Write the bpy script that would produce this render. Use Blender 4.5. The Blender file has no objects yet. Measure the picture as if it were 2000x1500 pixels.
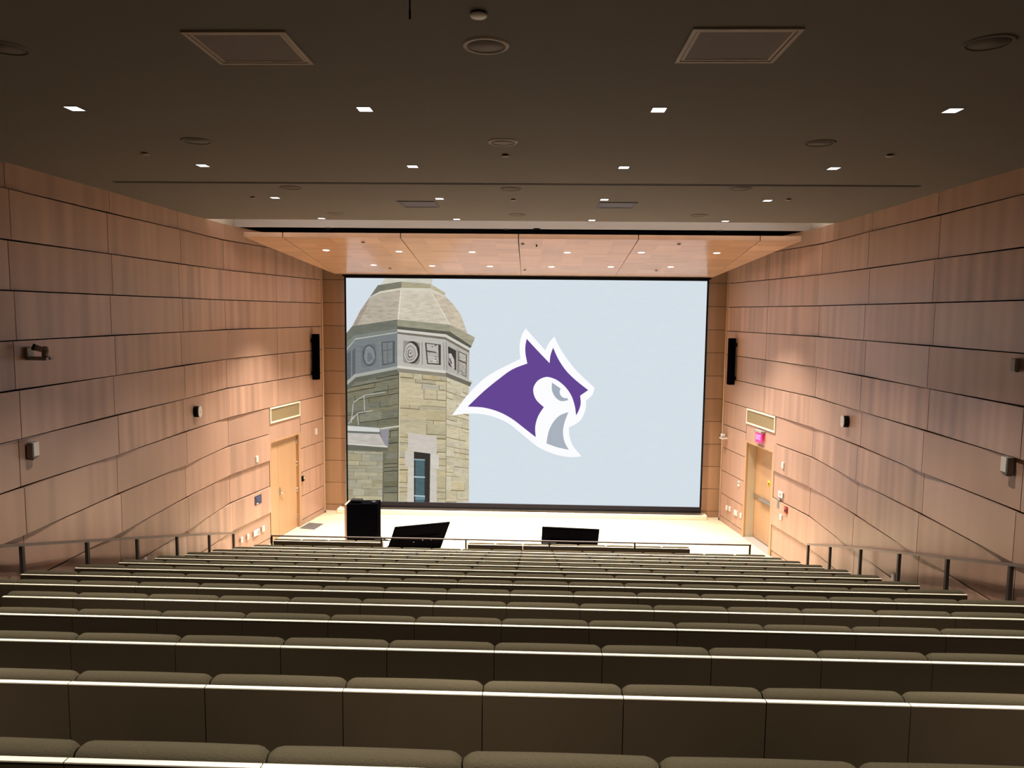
import bpy, bmesh, math, random
from mathutils import Vector, Matrix
random.seed(7)
C = bpy.context.scene.collection
PI = math.pi

# ------------------------------------------------------------------ camera, world, exposure
ZO = 5.42                                   # eye height above the stage floor (z = 0)
F_PX, PITCH, YAW, ROLL = 1450.0, 0.0950, -0.0304, 0.0105
cy, sy, cp, sp = math.cos(YAW), math.sin(YAW), math.cos(PITCH), math.sin(PITCH)
FW = Vector((sy*cp, cy*cp, -sp)); RT = Vector((cy, -sy, 0.0)); UP = RT.cross(FW)
RT, UP = RT*math.cos(ROLL) + UP*math.sin(ROLL), UP*math.cos(ROLL) - RT*math.sin(ROLL)
cam_d = bpy.data.cameras.new('camera'); cam_d.sensor_width = 36.0; cam_d.lens = F_PX/2000*36.0
cam_d.clip_start = 0.05; cam_d.clip_end = 200
cam = bpy.data.objects.new('camera', cam_d); C.objects.link(cam)
cam.matrix_world = Matrix(((RT.x, UP.x, -FW.x, 0), (RT.y, UP.y, -FW.y, 0), (RT.z, UP.z, -FW.z, ZO), (0, 0, 0, 1)))
bpy.context.scene.camera = cam
w = bpy.data.worlds.new('world'); bpy.context.scene.world = w; w.use_nodes = True
w.node_tree.nodes['Background'].inputs[0].default_value = (0.0, 0.0, 0.0, 1)
w.node_tree.nodes['Background'].inputs[1].default_value = 0.0
vs = bpy.context.scene.view_settings
vs.view_transform = 'Standard'; vs.look = 'None'; vs.gamma = 1.0; vs.exposure = 0.0; vs.use_curve_mapping = False
cyc = bpy.context.scene.cycles
cyc.use_denoising = True; cyc.max_bounces = 10; cyc.diffuse_bounces = 6; cyc.glossy_bounces = 4
cyc.caustics_reflective = False; cyc.caustics_refractive = False; cyc.sample_clamp_indirect = 4.0
HOUSE_W, STAGE_W = 490.0, 1700.0             # lamp power of one house downlight / one stage downlight
HOUSE_COL, STAGE_COL = (1.0, 0.91, 0.79), (1.0, 0.89, 0.76)
SCREEN_K = 1.0

# ------------------------------------------------------------------ room dimensions (metres; z0 is height above the stage floor)
HC = 1.745 + ZO                             # ceiling
XL, XR = -6.40, 5.64                        # side walls of the house
YKL, YKR = 15.195, 15.006                   # where the side walls turn inwards
EL, ER = Vector((-5.63, 19.452)), Vector((4.97, 19.454))
YB = 19.80                                  # wall behind the screen
YREAR = -2.6
SEAT, D1, DD, H1, DH = 0.5588, 1.936, 0.8768, 1.2685, 0.2398   # seat width, first row, row depth, drop of first row, riser
XE0, NSEAT = -5.2198, 17
COURSE = [1.43 - 0.6096*i for i in range(12)]                  # panel joints, relative to the eye

def ray(px, py):
    return FW + RT*((px-1000)/F_PX) + UP*((750-py)/F_PX)
def at_y(px, py, y):
    d = ray(px, py); d = d*(y/d.y); return Vector((d.x, d.y, d.z+ZO))
def at_z(px, py, z):
    d = ray(px, py); d = d*((z-ZO)/d.z); return Vector((d.x, d.y, d.z+ZO))
def at_plane(px, py, p, n):
    d = ray(px, py); e = Vector((0, 0, ZO)); t = (p-e).dot(n)/d.dot(n); return e + d*t
def to_px(p):
    v = p - Vector((0, 0, ZO)); d = v.dot(FW); return 1000+F_PX*v.dot(RT)/d, 750-F_PX*v.dot(UP)/d
def wall_dir(side, y):
    if side < 0: a, b, yk = Vector((XL, YKL)), EL, YKL
    else: a, b, yk = Vector((XR, YKR)), ER, YKR
    return Vector((0, 1)) if y < yk else (b-a).normalized()
def wall_x(side, y):
    if side < 0: return XL if y < YKL else XL + (EL.x-XL)*(y-YKL)/(EL.y-YKL)
    return XR if y < YKR else XR + (ER.x-XR)*(y-YKR)/(ER.y-YKR)
def wall_n(side, y):                        # inward normal
    d = wall_dir(side, y); return Vector((d.y, -d.x, 0)) if side < 0 else Vector((-d.y, d.x, 0))
def on_wall(side, px, py, off=0.0):
    """the wall point behind what is seen at a pixel and stands `off` proud of the wall."""
    p = at_plane(px, py, Vector(((XL + off) if side < 0 else (XR - off), 0, 0)), Vector((1, 0, 0)))
    yk = YKL if side < 0 else YKR
    if p.y > yk:
        y0 = yk + 0.01; n = wall_n(side, y0)
        p = at_plane(px, py, Vector((wall_x(side, y0), y0, 0)) + n*off, n)
    return p - wall_n(side, p.y)*off
def wall_rot(side, y):                      # local x = to the right when facing the wall, local y = into the wall
    d = wall_dir(side, y)
    return math.atan2(d.y, d.x) if side < 0 else math.atan2(-d.y, -d.x)

# ------------------------------------------------------------------ materials
def lin(c):
    return tuple(((v/255)/12.92 if v/255 <= 0.04045 else ((v/255+0.055)/1.055)**2.4) for v in c)
def mat(name, col, rough=0.5, metal=0.0, emit=None, emit_k=0.0, spec=0.5, noise=0.0, nscale=40.0, bump=0.0):
    m = bpy.data.materials.new(name); m.use_nodes = True
    nt = m.node_tree; b = nt.nodes['Principled BSDF']
    b.inputs['Base Color'].default_value = (*col, 1); b.inputs['Roughness'].default_value = rough
    b.inputs['Metallic'].default_value = metal; b.inputs['Specular IOR Level'].default_value = spec
    if emit:
        b.inputs['Emission Color'].default_value = (*emit, 1); b.inputs['Emission Strength'].default_value = emit_k
    if noise or bump:
        tc = nt.nodes.new('ShaderNodeTexCoord'); n = nt.nodes.new('ShaderNodeTexNoise')
        n.inputs['Scale'].default_value = nscale; n.inputs['Detail'].default_value = 3
        nt.links.new(tc.outputs['Object'], n.inputs['Vector'])
        if noise:
            mr = nt.nodes.new('ShaderNodeMapRange'); mr.inputs[3].default_value = 1-noise; mr.inputs[4].default_value = 1+noise
            nt.links.new(n.outputs['Fac'], mr.inputs[0])
            mx = nt.nodes.new('ShaderNodeVectorMath'); mx.operation = 'SCALE'; mx.inputs[0].default_value = col
            nt.links.new(mr.outputs[0], mx.inputs['Scale']); nt.links.new(mx.outputs[0], b.inputs['Base Color'])
        if bump:
            bp = nt.nodes.new('ShaderNodeBump'); bp.inputs['Strength'].default_value = bump; bp.inputs['Distance'].default_value = 0.004
            nt.links.new(n.outputs['Fac'], bp.inputs['Height']); nt.links.new(bp.outputs[0], b.inputs['Normal'])
    return m

def wood_mat(name, col, rough=0.42, ribbon=0.16, coat=0.0, spec=0.5):
    """Figured veneer: fine vertical grain and soft ribbon stripes; 'tone' attribute: R = tone of the leaf, G = strength of the figure."""
    m = bpy.data.materials.new(name); m.use_nodes = True; nt = m.node_tree; b = nt.nodes['Principled BSDF']
    N = nt.nodes.new; L = nt.links.new
    uv = N('ShaderNodeUVMap'); uv.uv_map = 'UVMap'
    at = N('ShaderNodeAttribute'); at.attribute_name = 'tone'
    sep = N('ShaderNodeSeparateColor'); L(at.outputs['Color'], sep.inputs[0])
    def stripes(su, sv, det):
        mp = N('ShaderNodeMapping'); mp.inputs['Scale'].default_value = (su, sv, 1); L(uv.outputs[0], mp.inputs[0])
        n = N('ShaderNodeTexNoise'); n.inputs['Scale'].default_value = 1.0; n.inputs['Detail'].default_value = det; L(mp.outputs[0], n.inputs['Vector'])
        s = N('ShaderNodeMath'); s.operation = 'SUBTRACT'; s.inputs[1].default_value = 0.5; L(n.outputs['Fac'], s.inputs[0]); return s
    a = stripes(5.5, 0.22, 0.0); g = stripes(70.0, 1.2, 1.0); c = stripes(1.6, 0.5, 1.0)
    def mul(x, k):
        q = N('ShaderNodeMath'); q.operation = 'MULTIPLY'; L(x, q.inputs[0])
        if isinstance(k, float): q.inputs[1].default_value = k
        else: L(k, q.inputs[1])
        return q.outputs[0]
    def add(x, y):
        q = N('ShaderNodeMath'); q.operation = 'ADD'; L(x, q.inputs[0])
        if isinstance(y, float): q.inputs[1].default_value = y
        else: L(y, q.inputs[1])
        return q.outputs[0]
    f = add(mul(mul(a.outputs[0], sep.outputs[1]), ribbon*6), mul(g.outputs[0], 0.05))
    f = add(f, mul(c.outputs[0], 0.16)); f = mul(add(f, 1.0), sep.outputs[0])
    v = N('ShaderNodeVectorMath'); v.operation = 'SCALE'; v.inputs[0].default_value = col; L(f, v.inputs['Scale'])
    L(v.outputs[0], b.inputs['Base Color']); b.inputs['Roughness'].default_value = rough; b.inputs['Specular IOR Level'].default_value = spec
    b.inputs['Coat Weight'].default_value = coat; b.inputs['Coat Roughness'].default_value = 0.12
    return m

M = {}
M['veneer'] = wood_mat('maple_wall_veneer', (0.432, 0.272, 0.200), 0.34)
M['veneer_dark'] = wood_mat('end_wall_veneer', (0.46, 0.27, 0.155), 0.45)
M['veneer_canopy'] = wood_mat('canopy_veneer', (0.61, 0.385, 0.255), 0.20, 0.10, spec=0.10)
M['door_wood'] = wood_mat('door_veneer', (0.43, 0.265, 0.145), 0.40, 0.08)
M['reveal'] = mat('dark_joint', (0.006, 0.0035, 0.002), 0.9, spec=0.1)
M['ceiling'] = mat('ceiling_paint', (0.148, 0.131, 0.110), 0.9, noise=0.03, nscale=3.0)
M['recess'] = mat('recess_paint', (0.72, 0.66, 0.60), 0.85)
M['black'] = mat('black_void', (0.004, 0.004, 0.004), 0.9)
M['carpet'] = mat('dark_carpet', (0.035, 0.028, 0.020), 0.95, noise=0.25, nscale=60)
M['fabric'] = mat('olive_fabric', (0.070, 0.058, 0.036), 0.9, spec=0.10, noise=0.16, nscale=180, bump=0.5)
M['shaded_back_wood'] = mat('shaded_seat_back', (0.062, 0.044, 0.025), 0.6, spec=0.2, noise=0.12, nscale=5)  # maple backs; the shade they stand in is put into this dark brown
M['maple_edge'] = mat('pale_maple_edge', (0.86, 0.78, 0.62), 0.5)
M['white_metal'] = mat('white_enamel', (0.72, 0.68, 0.63), 0.45)
M['white_plastic'] = mat('white_plastic', (0.74, 0.72, 0.70), 0.4)
M['grey_plastic'] = mat('grey_plastic', (0.27, 0.25, 0.23), 0.5)
M['ceiling_metal'] = mat('beige_ceiling_metal', (0.40, 0.33, 0.275), 0.6)
M['ceiling_mesh'] = mat('grille_mesh', (0.185, 0.152, 0.143), 0.8, noise=0.2, nscale=120)
M['dim_mesh'] = mat('dim_grille_mesh', (0.125, 0.105, 0.092), 0.9)
M['far_vent'] = mat('grey_vent_mesh', (0.085, 0.078, 0.108), 0.7, noise=0.2, nscale=120)
M['black_plastic'] = mat('black_plastic', (0.005, 0.005, 0.0065), 0.5, spec=0.15)
M['black_matt'] = mat('black_matt', (0.002, 0.002, 0.003), 0.95, spec=0.0)
M['screen_black'] = mat('screen_border', (0.006, 0.006, 0.008), 0.8, spec=0.15)
M['hem'] = mat('hem_bar', (0.016, 0.015, 0.020), 0.7, spec=0.1)
M['rail'] = mat('bronze_rail', (0.17, 0.135, 0.125), 0.38, metal=0.6)
M['post'] = mat('dark_bronze_post', (0.045, 0.037, 0.032), 0.5)
M['steel'] = mat('brushed_steel', (0.62, 0.60, 0.58), 0.30, metal=1.0)
M['grille'] = None
M['red'] = mat('fire_red', (0.30, 0.02, 0.02), 0.4)
M['navy'] = mat('navy_plaque', (0.012, 0.016, 0.06), 0.4)
M['navy_text'] = mat('plaque_text', (0.08, 0.11, 0.28), 0.5)
M['ink'] = mat('grey_ink', (0.16, 0.15, 0.15), 0.6)
M['yellow'] = mat('yellow_sticker', (0.80, 0.58, 0.02), 0.5)
M['brown_ink'] = mat('brown_ink', (0.20, 0.13, 0.01), 0.5)
M['lens'] = mat('lamp_lens', (0.9, 0.9, 0.9), 0.5, emit=(1.0, 0.98, 1.0), emit_k=3.0)
M['exit_glow'] = mat('exit_sign_face', (0.4, 0.02, 0.08), 0.4, emit=(1.0, 0.015, 0.22), emit_k=1.1)
M['exit_letters'] = mat('exit_sign_letters', (0.9, 0.3, 0.5), 0.4, emit=(1.0, 0.22, 0.50), emit_k=1.5)
M['cream'] = mat('cream_door_lining', (0.58, 0.52, 0.38), 0.5)
M['led'] = mat('small_chrome', (0.7, 0.7, 0.7), 0.25, metal=1.0)
M['concrete'] = mat('grey_threshold', (0.30, 0.265, 0.245), 0.6)

def stage_floor_mat():
    m = bpy.data.materials.new('stage_maple_planks'); m.use_nodes = True; nt = m.node_tree; b = nt.nodes['Principled BSDF']
    tc = nt.nodes.new('ShaderNodeTexCoord'); br = nt.nodes.new('ShaderNodeTexBrick')
    br.inputs['Scale'].default_value = 1.0; br.inputs['Brick Width'].default_value = 1.6; br.inputs['Row Height'].default_value = 0.09
    br.inputs['Mortar Size'].default_value = 0.0015; br.inputs['Color1'].default_value = (0.66, 0.55, 0.40, 1)
    br.inputs['Color2'].default_value = (0.58, 0.475, 0.335, 1); br.inputs['Mortar'].default_value = (0.30, 0.2, 0.11, 1)
    nt.links.new(tc.outputs['Object'], br.inputs['Vector']); nt.links.new(br.outputs['Color'], b.inputs['Base Color'])
    b.inputs['Roughness'].default_value = 0.38
    return m
M['stage'] = stage_floor_mat()
def grille_mat():
    m = bpy.data.materials.new('perforated_grille'); m.use_nodes = True; nt = m.node_tree; b = nt.nodes['Principled BSDF']
    tc = nt.nodes.new('ShaderNodeTexCoord'); wv = nt.nodes.new('ShaderNodeTexWave'); wv.inputs['Scale'].default_value = 22
    wv.bands_direction = 'DIAGONAL'; cr = nt.nodes.new('ShaderNodeValToRGB')
    cr.color_ramp.elements[0].color = (0.15, 0.11, 0.05, 1); cr.color_ramp.elements[1].color = (0.32, 0.25, 0.14, 1)
    nt.links.new(tc.outputs['Object'], wv.inputs['Vector']); nt.links.new(wv.outputs['Fac'], cr.inputs[0]); nt.links.new(cr.outputs[0], b.inputs['Base Color'])
    b.inputs['Roughness'].default_value = 0.7
    return m
M['grille'] = grille_mat()
def picture_mat():
    m = bpy.data.materials.new('projected_picture'); m.use_nodes = True; nt = m.node_tree
    for n in list(nt.nodes): nt.nodes.remove(n)
    o = nt.nodes.new('ShaderNodeOutputMaterial'); e = nt.nodes.new('ShaderNodeEmission'); a = nt.nodes.new('ShaderNodeAttribute'); a.attribute_name = 'tone'
    tc = nt.nodes.new('ShaderNodeTexCoord'); n = nt.nodes.new('ShaderNodeTexNoise'); n.inputs['Scale'].default_value = 9.0; n.inputs['Detail'].default_value = 6
    mp = nt.nodes.new('ShaderNodeMapping'); mp.inputs['Scale'].default_value = (0.6, 1, 2.2)
    mr = nt.nodes.new('ShaderNodeMapRange'); mr.inputs[1].default_value = 0.3; mr.inputs[2].default_value = 0.7
    s = nt.nodes.new('ShaderNodeVectorMath'); s.operation = 'SCALE'
    sub = nt.nodes.new('ShaderNodeMath'); sub.operation = 'MULTIPLY_ADD'; L = nt.links.new
    L(tc.outputs['Object'], mp.inputs[0]); L(mp.outputs[0], n.inputs['Vector']); L(n.outputs['Fac'], mr.inputs[0])
    mr.inputs[3].default_value = -0.5; mr.inputs[4].default_value = 0.5
    L(mr.outputs[0], sub.inputs[0]); L(a.outputs['Alpha'], sub.inputs[1]); sub.inputs[2].default_value = 1.0   # alpha carries the strength of the stone grain
    L(a.outputs['Color'], s.inputs[0]); L(sub.outputs[0], s.inputs['Scale']); L(s.outputs[0], e.inputs[0]); e.inputs[1].default_value = SCREEN_K
    L(e.outputs[0], o.inputs[0]); return m
M['picture'] = picture_mat()

# ------------------------------------------------------------------ mesh helpers
class MB:
    def __init__(s):
        s.bm = bmesh.new(); s.mats = []
        s.uv = s.bm.loops.layers.uv.new('UVMap'); s.col = s.bm.loops.layers.float_color.new('tone')
    def mi(s, m):
        if m not in s.mats: s.mats.append(m)
        return s.mats.index(m)
    def face(s, vs, m=None, tone=(1, 0.4, 0, 1), uvs=None):
        f = s.bm.faces.new(vs); f.material_index = s.mi(m) if m else 0
        for i, l in enumerate(f.loops):
            l[s.col] = tone if len(tone) == 4 else (*tone, 1)
            if uvs: l[s.uv].uv = uvs[i]
            else:
                c = l.vert.co; l[s.uv].uv = (c.x + c.y, c.z)
        return f
    def poly(s, pts, m=None, **k): return s.face([s.bm.verts.new(p) for p in pts], m, **k)
    def hexa(s, q0, q1, m=None, tone=(1, 0.4, 0, 1), uvs=None):
        """q0: front quad (ccw seen from the front), q1: the matching back quad."""
        a = [s.bm.verts.new(p) for p in q0]; b = [s.bm.verts.new(p) for p in q1]
        s.face(a, m, tone, uvs); s.face(b[::-1], m, tone)
        for i in range(4):
            j = (i+1) % 4; s.face([a[j], a[i], b[i], b[j]], m, tone)
        return a + b
    def box(s, x0, x1, y0, y1, z0, z1, m=None, bev=0.0, seg=1, tone=(1, 0.4, 0, 1)):
        q0 = [(x0, y0, z0), (x1, y0, z0), (x1, y0, z1), (x0, y0, z1)]; q1 = [(x, y1, z) for x, _, z in q0]
        v = s.hexa(q0, q1, m, tone)
        if bev:
            es = {e for x in v for e in x.link_edges}
            bmesh.ops.bevel(s.bm, geom=list(es), offset=bev, segments=seg, affect='EDGES', profile=0.5)
        return s
    def ring(s, c, ax, u, v, r, n): return [s.bm.verts.new(c + u*(r*math.cos(2*PI*i/n)) + v*(r*math.sin(2*PI*i/n))) for i in range(n)]
    def cyl(s, p0, p1, r0, r1=None, n=20, m=None, cap=True):
        p0, p1 = Vector(p0), Vector(p1); r1 = r0 if r1 is None else r1
        ax = (p1-p0).normalized(); u = ax.orthogonal().normalized(); v = ax.cross(u)
        a = s.ring(p0, ax, u, v, r0, n); b = s.ring(p1, ax, u, v, r1, n)
        for i in range(n):
            j = (i+1) % n; f = s.face([a[i], a[j], b[j], b[i]], m); f.smooth = True
        if cap: s.face(a[::-1], m); s.face(b, m)
        return s
    def lathe(s, prof, n=28, m=None, c=(0, 0, 0)):
        """profile of (radius, z) turned about z."""
        c = Vector(c); rings = [[s.bm.verts.new(c + Vector((r*math.cos(2*PI*i/n), r*math.sin(2*PI*i/n), z))) for i in range(n)] if r > 1e-6 else [s.bm.verts.new(c+Vector((0, 0, z)))] for r, z in prof]
        for a, b in zip(rings, rings[1:]):
            for i in range(n):
                j = (i+1) % n; vs_ = [a[i % len(a)], a[j % len(a)], b[j % len(b)], b[i % len(b)]]
                out = []
                for x in vs_:
                    if x not in out: out.append(x)
                if len(out) > 2: f = s.face(out, m); f.smooth = True
        return s
    def tube(s, pts, r, n=10, m=None):
        pts = [Vector(p) for p in pts]; prev = None; u = None
        for i, p in enumerate(pts):
            d = (pts[min(i+1, len(pts)-1)] - pts[max(i-1, 0)]).normalized()
            u = d.orthogonal().normalized() if u is None else (u - d*u.dot(d)).normalized()
            v = d.cross(u); rg = s.ring(p, d, u, v, r, n)
            if prev:
                for k in range(n):
                    j = (k+1) % n; f = s.face([prev[k], prev[j], rg[j], rg[k]], m); f.smooth = True
            else: s.face(rg[::-1], m)
            prev = rg
        s.face(prev, m); return s
    def bar(s, p0, p1, w_, h_, m=None, upv=(0, 0, 1)):
        """rectangular bar between two points; w_ across, h_ along upv."""
        p0, p1 = Vector(p0), Vector(p1); d = (p1-p0).normalized(); upv = Vector(upv); a = d.cross(upv).normalized(); b = a.cross(d)
        q = lambda p: [p - a*w_/2 - b*h_/2, p + a*w_/2 - b*h_/2, p + a*w_/2 + b*h_/2, p - a*w_/2 + b*h_/2]
        s.hexa(q(p0), q(p1), m); return s
    def prism(s, poly, y0, y1, m=None):
        """polygon in x,z pushed from y0 (front) to y1."""
        a = [s.bm.verts.new((x, y0, z)) for x, z in poly]; b = [s.bm.verts.new((x, y1, z)) for x, z in poly]; n = len(poly)
        s.face(a, m); s.face(b[::-1], m)
        for i in range(n): s.face([a[(i+1) % n], a[i], b[i], b[(i+1) % n]], m)
        return s
    def build(s, name, m=None, parent=None, loc=(0, 0, 0), rot=0.0, fix=True):
        if fix: bmesh.ops.recalc_face_normals(s.bm, faces=s.bm.faces)
        me = bpy.data.meshes.new(name); s.bm.to_mesh(me); s.bm.free()
        for x in (s.mats or [m]): me.materials.append(x)
        o = bpy.data.objects.new(name, me); C.objects.link(o); o.parent = parent; o.location = loc; o.rotation_euler = (0, 0, rot)
        return o
def tag(o, label, cat, group=None, kind=None):
    o['label'] = label; o['category'] = cat
    if group: o['group'] = group
    if kind: o['kind'] = kind
    return o
def thing(name, label, cat, loc=(0, 0, 0), rot=0.0, group=None, kind=None):
    o = bpy.data.objects.new(name, None); C.objects.link(o); o.empty_display_size = 0.1
    o.location = loc; o.rotation_euler = (0, 0, rot); return tag(o, label, cat, group, kind)
def dup(root, loc, label, group=None, rot=None):
    r = root.copy(); C.objects.link(r); r.location = loc; r['label'] = label
    if rot is not None: r.rotation_euler = (0, 0, rot)
    if group: r['group'] = group
    for ch in list(root.children):
        c = ch.copy(); C.objects.link(c); c.parent = r
        for g in list(ch.children):
            d = g.copy(); C.objects.link(d); d.parent = c
    return r
def structure(o, label, cat):
    return tag(o, label, cat, kind='structure')
ORD = ['first', 'second', 'third', 'fourth', 'fifth', 'sixth', 'seventh', 'eighth', 'ninth', 'tenth', 'eleventh', 'twelfth', 'thirteenth', 'fourteenth', 'fifteenth', 'sixteenth', 'seventeenth']

# ------------------------------------------------------------------ floor
b = MB(); b.box(-6.6, 5.9, 14.22, YB, -0.06, 0.0, M['stage'])
structure(b.build('floor'), 'pale maple plank stage floor in front of the big screen', 'floor')
b = MB()
def row_pos(k): return D1 + (k-1)*DD, ZO - (H1 + (k-1)*DH)          # k = 1 is the row nearest the camera
TREAD = 0.755
for k in range(-4, 15):
    y, z = row_pos(k); y1 = y + DD - 0.09 if k < 14 else 14.22
    y0 = y - 0.09 if k > -4 else YREAR
    b.box(XL-0.1, XR+0.1, y0, y1, -0.3, max(z-TREAD, 0.02), M['carpet'])
structure(b.build('floor'), 'dark carpeted stepped floor under the rows of seats', 'floor')

# ------------------------------------------------------------------ panelled side walls
def build_wall(side):
    b = MB(); GAP = 0.012; TH = 0.040
    yk = YKL if side < 0 else YKR; ye = EL.y
    main = ([YREAR, -1.55, 0.53, 2.63, 4.73, 6.83, 8.92, 11.05, 13.25, yk] if side < 0 else [YREAR, -1.9, 0.2, 2.3, 4.4, 6.5, 8.6, 10.72, 12.85, yk])
    nj = len(main)-1
    A = 0.045
    def off(ci, y):                                                  # the panels fold in and out from joint to joint
        if y in main:
            j = nj - main.index(y)
            return A if (ci + j) % 2 else 0.0
        return None
    zs = [HC] + [c+ZO for c in COURSE] + [0.0]
    door = (16.74, 18.24) if side < 0 else (16.55, 18.08)
    mid = 17.2
    for ci in range(len(zs)-1):
        z1, z0 = zs[ci], zs[ci+1]; idx = ci - 1                       # idx 0 = first full course
        base = ci == len(zs)-2
        cols = []
        for a, c in zip(main, main[1:]): cols.append((a, c, off(idx, a), off(idx, c)))
        if idx <= 5: cols += [(yk, mid, off(idx, yk), 0.012), (mid, ye, 0.012, 0.0)]
        else: cols += [(yk, door[0], off(idx, yk), 0.05 if idx % 2 else 0.012), (door[1], ye, 0.0, 0.0)]
        if base: cols = [(a, c, 0.0, 0.0) for a, c, _, _ in cols]
        for a, c, oa, oc in cols:
            gz = 0.0085; q = []
            f0 = GAP/2/(c-a)
            for t, z in ((f0, z0+gz), (1-f0, z0+gz), (1-f0, z1-gz if ci else z1), (f0, z1-gz if ci else z1)):
                y = a + (c-a)*t; o_ = oa + (oc-oa)*t
                ym = min(max(y, a+1e-4), c-1e-4); n = wall_n(side, ym)
                q.append(Vector((wall_x(side, y), y, z)) + n*o_)
            n = wall_n(side, (a+c)/2); q1 = [p - n*TH for p in q]
            tone = (random.gauss(1.0, 0.045), random.choice((0.12, 0.25, 0.4, 0.55, 0.9)), 0, 1)
            if base: tone = (0.93, 0.2, 0, 1)
            u0 = random.uniform(0, 50); v0 = random.uniform(0, 50)
            uvs = [(u0+p.y, v0+p.z) for p in q]
            if side > 0: q, q1, uvs = q[::-1], q1[::-1], uvs[::-1]
            b.hexa(q, q1, M['veneer'], tone, uvs)
            nn = wall_n(side, (a+c)/2)*(-TH-0.004)
            bk = [Vector((wall_x(side, y), y, z)) + nn for y, z in ((a, z0), (c, z0), (c, z1), (a, z1))]
            b.hexa(bk, [p + nn*2 for p in bk], M['reveal'])
    # transom panel above the door
    zt, zb = COURSE[6]+ZO, 2.40
    f = [(door[0], zb), (door[1], zb), (door[1], zt), (door[0], zt)]
    n = wall_n(side, 17)
    q = [Vector((wall_x(side, y + (0.012 if i in (0, 3) else -0.012)), y + (0.012 if i in (0, 3) else -0.012), z-0.003)) for i, (y, z) in enumerate(f)]
    q1 = [p - n*TH for p in q]; uvs = [(3+p.y, p.z) for p in q]
    if side > 0: q, q1, uvs = q[::-1], q1[::-1], uvs[::-1]
    b.hexa(q, q1, M['veneer'], (1.0, 0.2, 0, 1), uvs)
    bk = [Vector((wall_x(side, y), y, z)) - n*(TH+0.005) for y, z in f]; b.hexa(bk, [p - n*0.05 for p in bk], M['reveal'])
    # end post that closes the wall towards the screen
    e = Vector((wall_x(side, ye), ye, 0)); n = wall_n(side, ye-0.1); d = wall_dir(side, ye-0.1); d = Vector((d.x, d.y, 0))
    q = [e + n*0.01, e + n*0.01 + d*0.03, e - n*0.30 + d*0.03, e - n*0.30]
    b.hexa([p for p in q], [p + Vector((0, 0, HC)) for p in q], M['veneer'], (1.08, 0.1, 0, 1))
    nm = 'left' if side < 0 else 'right'
    o = b.build('wall_' + nm)
    return structure(o, f'{nm} side wall of figured maple panels in folded courses', 'wall')
build_wall(-1); build_wall(1)

# wall behind the screen, its courses seen either side of the screen
b = MB()
zs = [HC+0.6] + [c+ZO+0.02 for c in COURSE]
zs.append(0.0)
for z1, z0 in zip(zs, zs[1:]):
    for x0, x1 in ((-6.2, -4.2), (-4.2, -2.1), (-2.1, 0), (0, 2.1), (2.1, 3.9), (3.9, 5.6)):
        b.box(x0+0.004, x1-0.004, YB-0.03, YB, z0+0.006, z1-0.006, M['veneer_dark'], tone=(random.gauss(1, 0.04), 0.3, 0, 1))
b.box(-6.3, 5.7, YB+0.001, YB+0.1, 0, HC+0.6, M['reveal'])
structure(b.build('wall_front'), 'maple panelled end wall behind the projection screen', 'wall')
b = MB(); b.box(XL-0.2, XR+0.2, YREAR-0.15, YREAR, 0.0, HC, M['veneer_dark'])
structure(b.build('wall_rear'), 'rear wall behind the last row of seats', 'wall')
# low maple plinth under the screen and end trims
b = MB(); b.box(-5.28, 4.63, 19.44, YB-0.04, 0.0, 0.12, M['maple_edge'], bev=0.01)
structure(b.build('trim_1'), 'low pale wooden plinth along the floor under the screen', 'trim')
for i, side in enumerate((-1, 1)):
    e = Vector((wall_x(side, EL.y), EL.y, 0)); n = wall_n(side, 19); d = wall_dir(side, 19)
    b = MB(); p = e + Vector((d.x, d.y, 0))*0.055 - n*0.012
    b.cyl(p + Vector((0, 0, 0.06)), p + Vector((0, 0, HC-0.55)), 0.026, n=14, m=M['maple_edge'])
    b.cyl(p, p + Vector((0, 0, 0.06)), 0.034, n=14, m=M['black_plastic'])
    structure(b.build(f'trim_{i+2}'), f'pale round corner trim with a black foot at the stage end of the {"left" if side<0 else "right"} wall', 'trim')

# ------------------------------------------------------------------ ceiling with its trough lit by an added strip, and the dark void over the canopy
TR0, TR1, TRD = 14.33, 15.66, 0.26
b = MB()
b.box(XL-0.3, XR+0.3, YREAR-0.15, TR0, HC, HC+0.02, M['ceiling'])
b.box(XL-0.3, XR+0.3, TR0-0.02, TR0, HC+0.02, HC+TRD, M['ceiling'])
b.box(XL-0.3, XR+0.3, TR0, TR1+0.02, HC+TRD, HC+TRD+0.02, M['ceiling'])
b.box(XL-0.3, XR+0.3, TR1, TR1+0.02, HC, HC+TRD, M['recess'])
for x in (XL+0.02, XR-0.02): b.box(x-0.02, x+0.02, TR0, TR1, HC+0.001, HC+TRD, M['recess'])
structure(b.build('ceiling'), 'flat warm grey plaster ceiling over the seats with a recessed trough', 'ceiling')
b = MB()
b.box(XL-0.3, XR+0.3, TR1+0.02, YB+0.1, HC+1.0, HC+1.05, M['black'])
b.box(XL-0.3, XR+0.3, YB-0.05, YB+0.1, HC+0.0, HC+1.0, M['black'])
b.box(XL-0.3, XR+0.3, TR1+0.021, TR1+0.06, HC+0.002, HC+1.0, M['black'])
for x in (XL-0.3, XR+0.2): b.box(x, x+0.1, TR1+0.02, YB, HC, HC+1.0, M['black'])
structure(b.build('ceiling'), 'black ceiling void above the hanging wooden canopy', 'ceiling')

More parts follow.
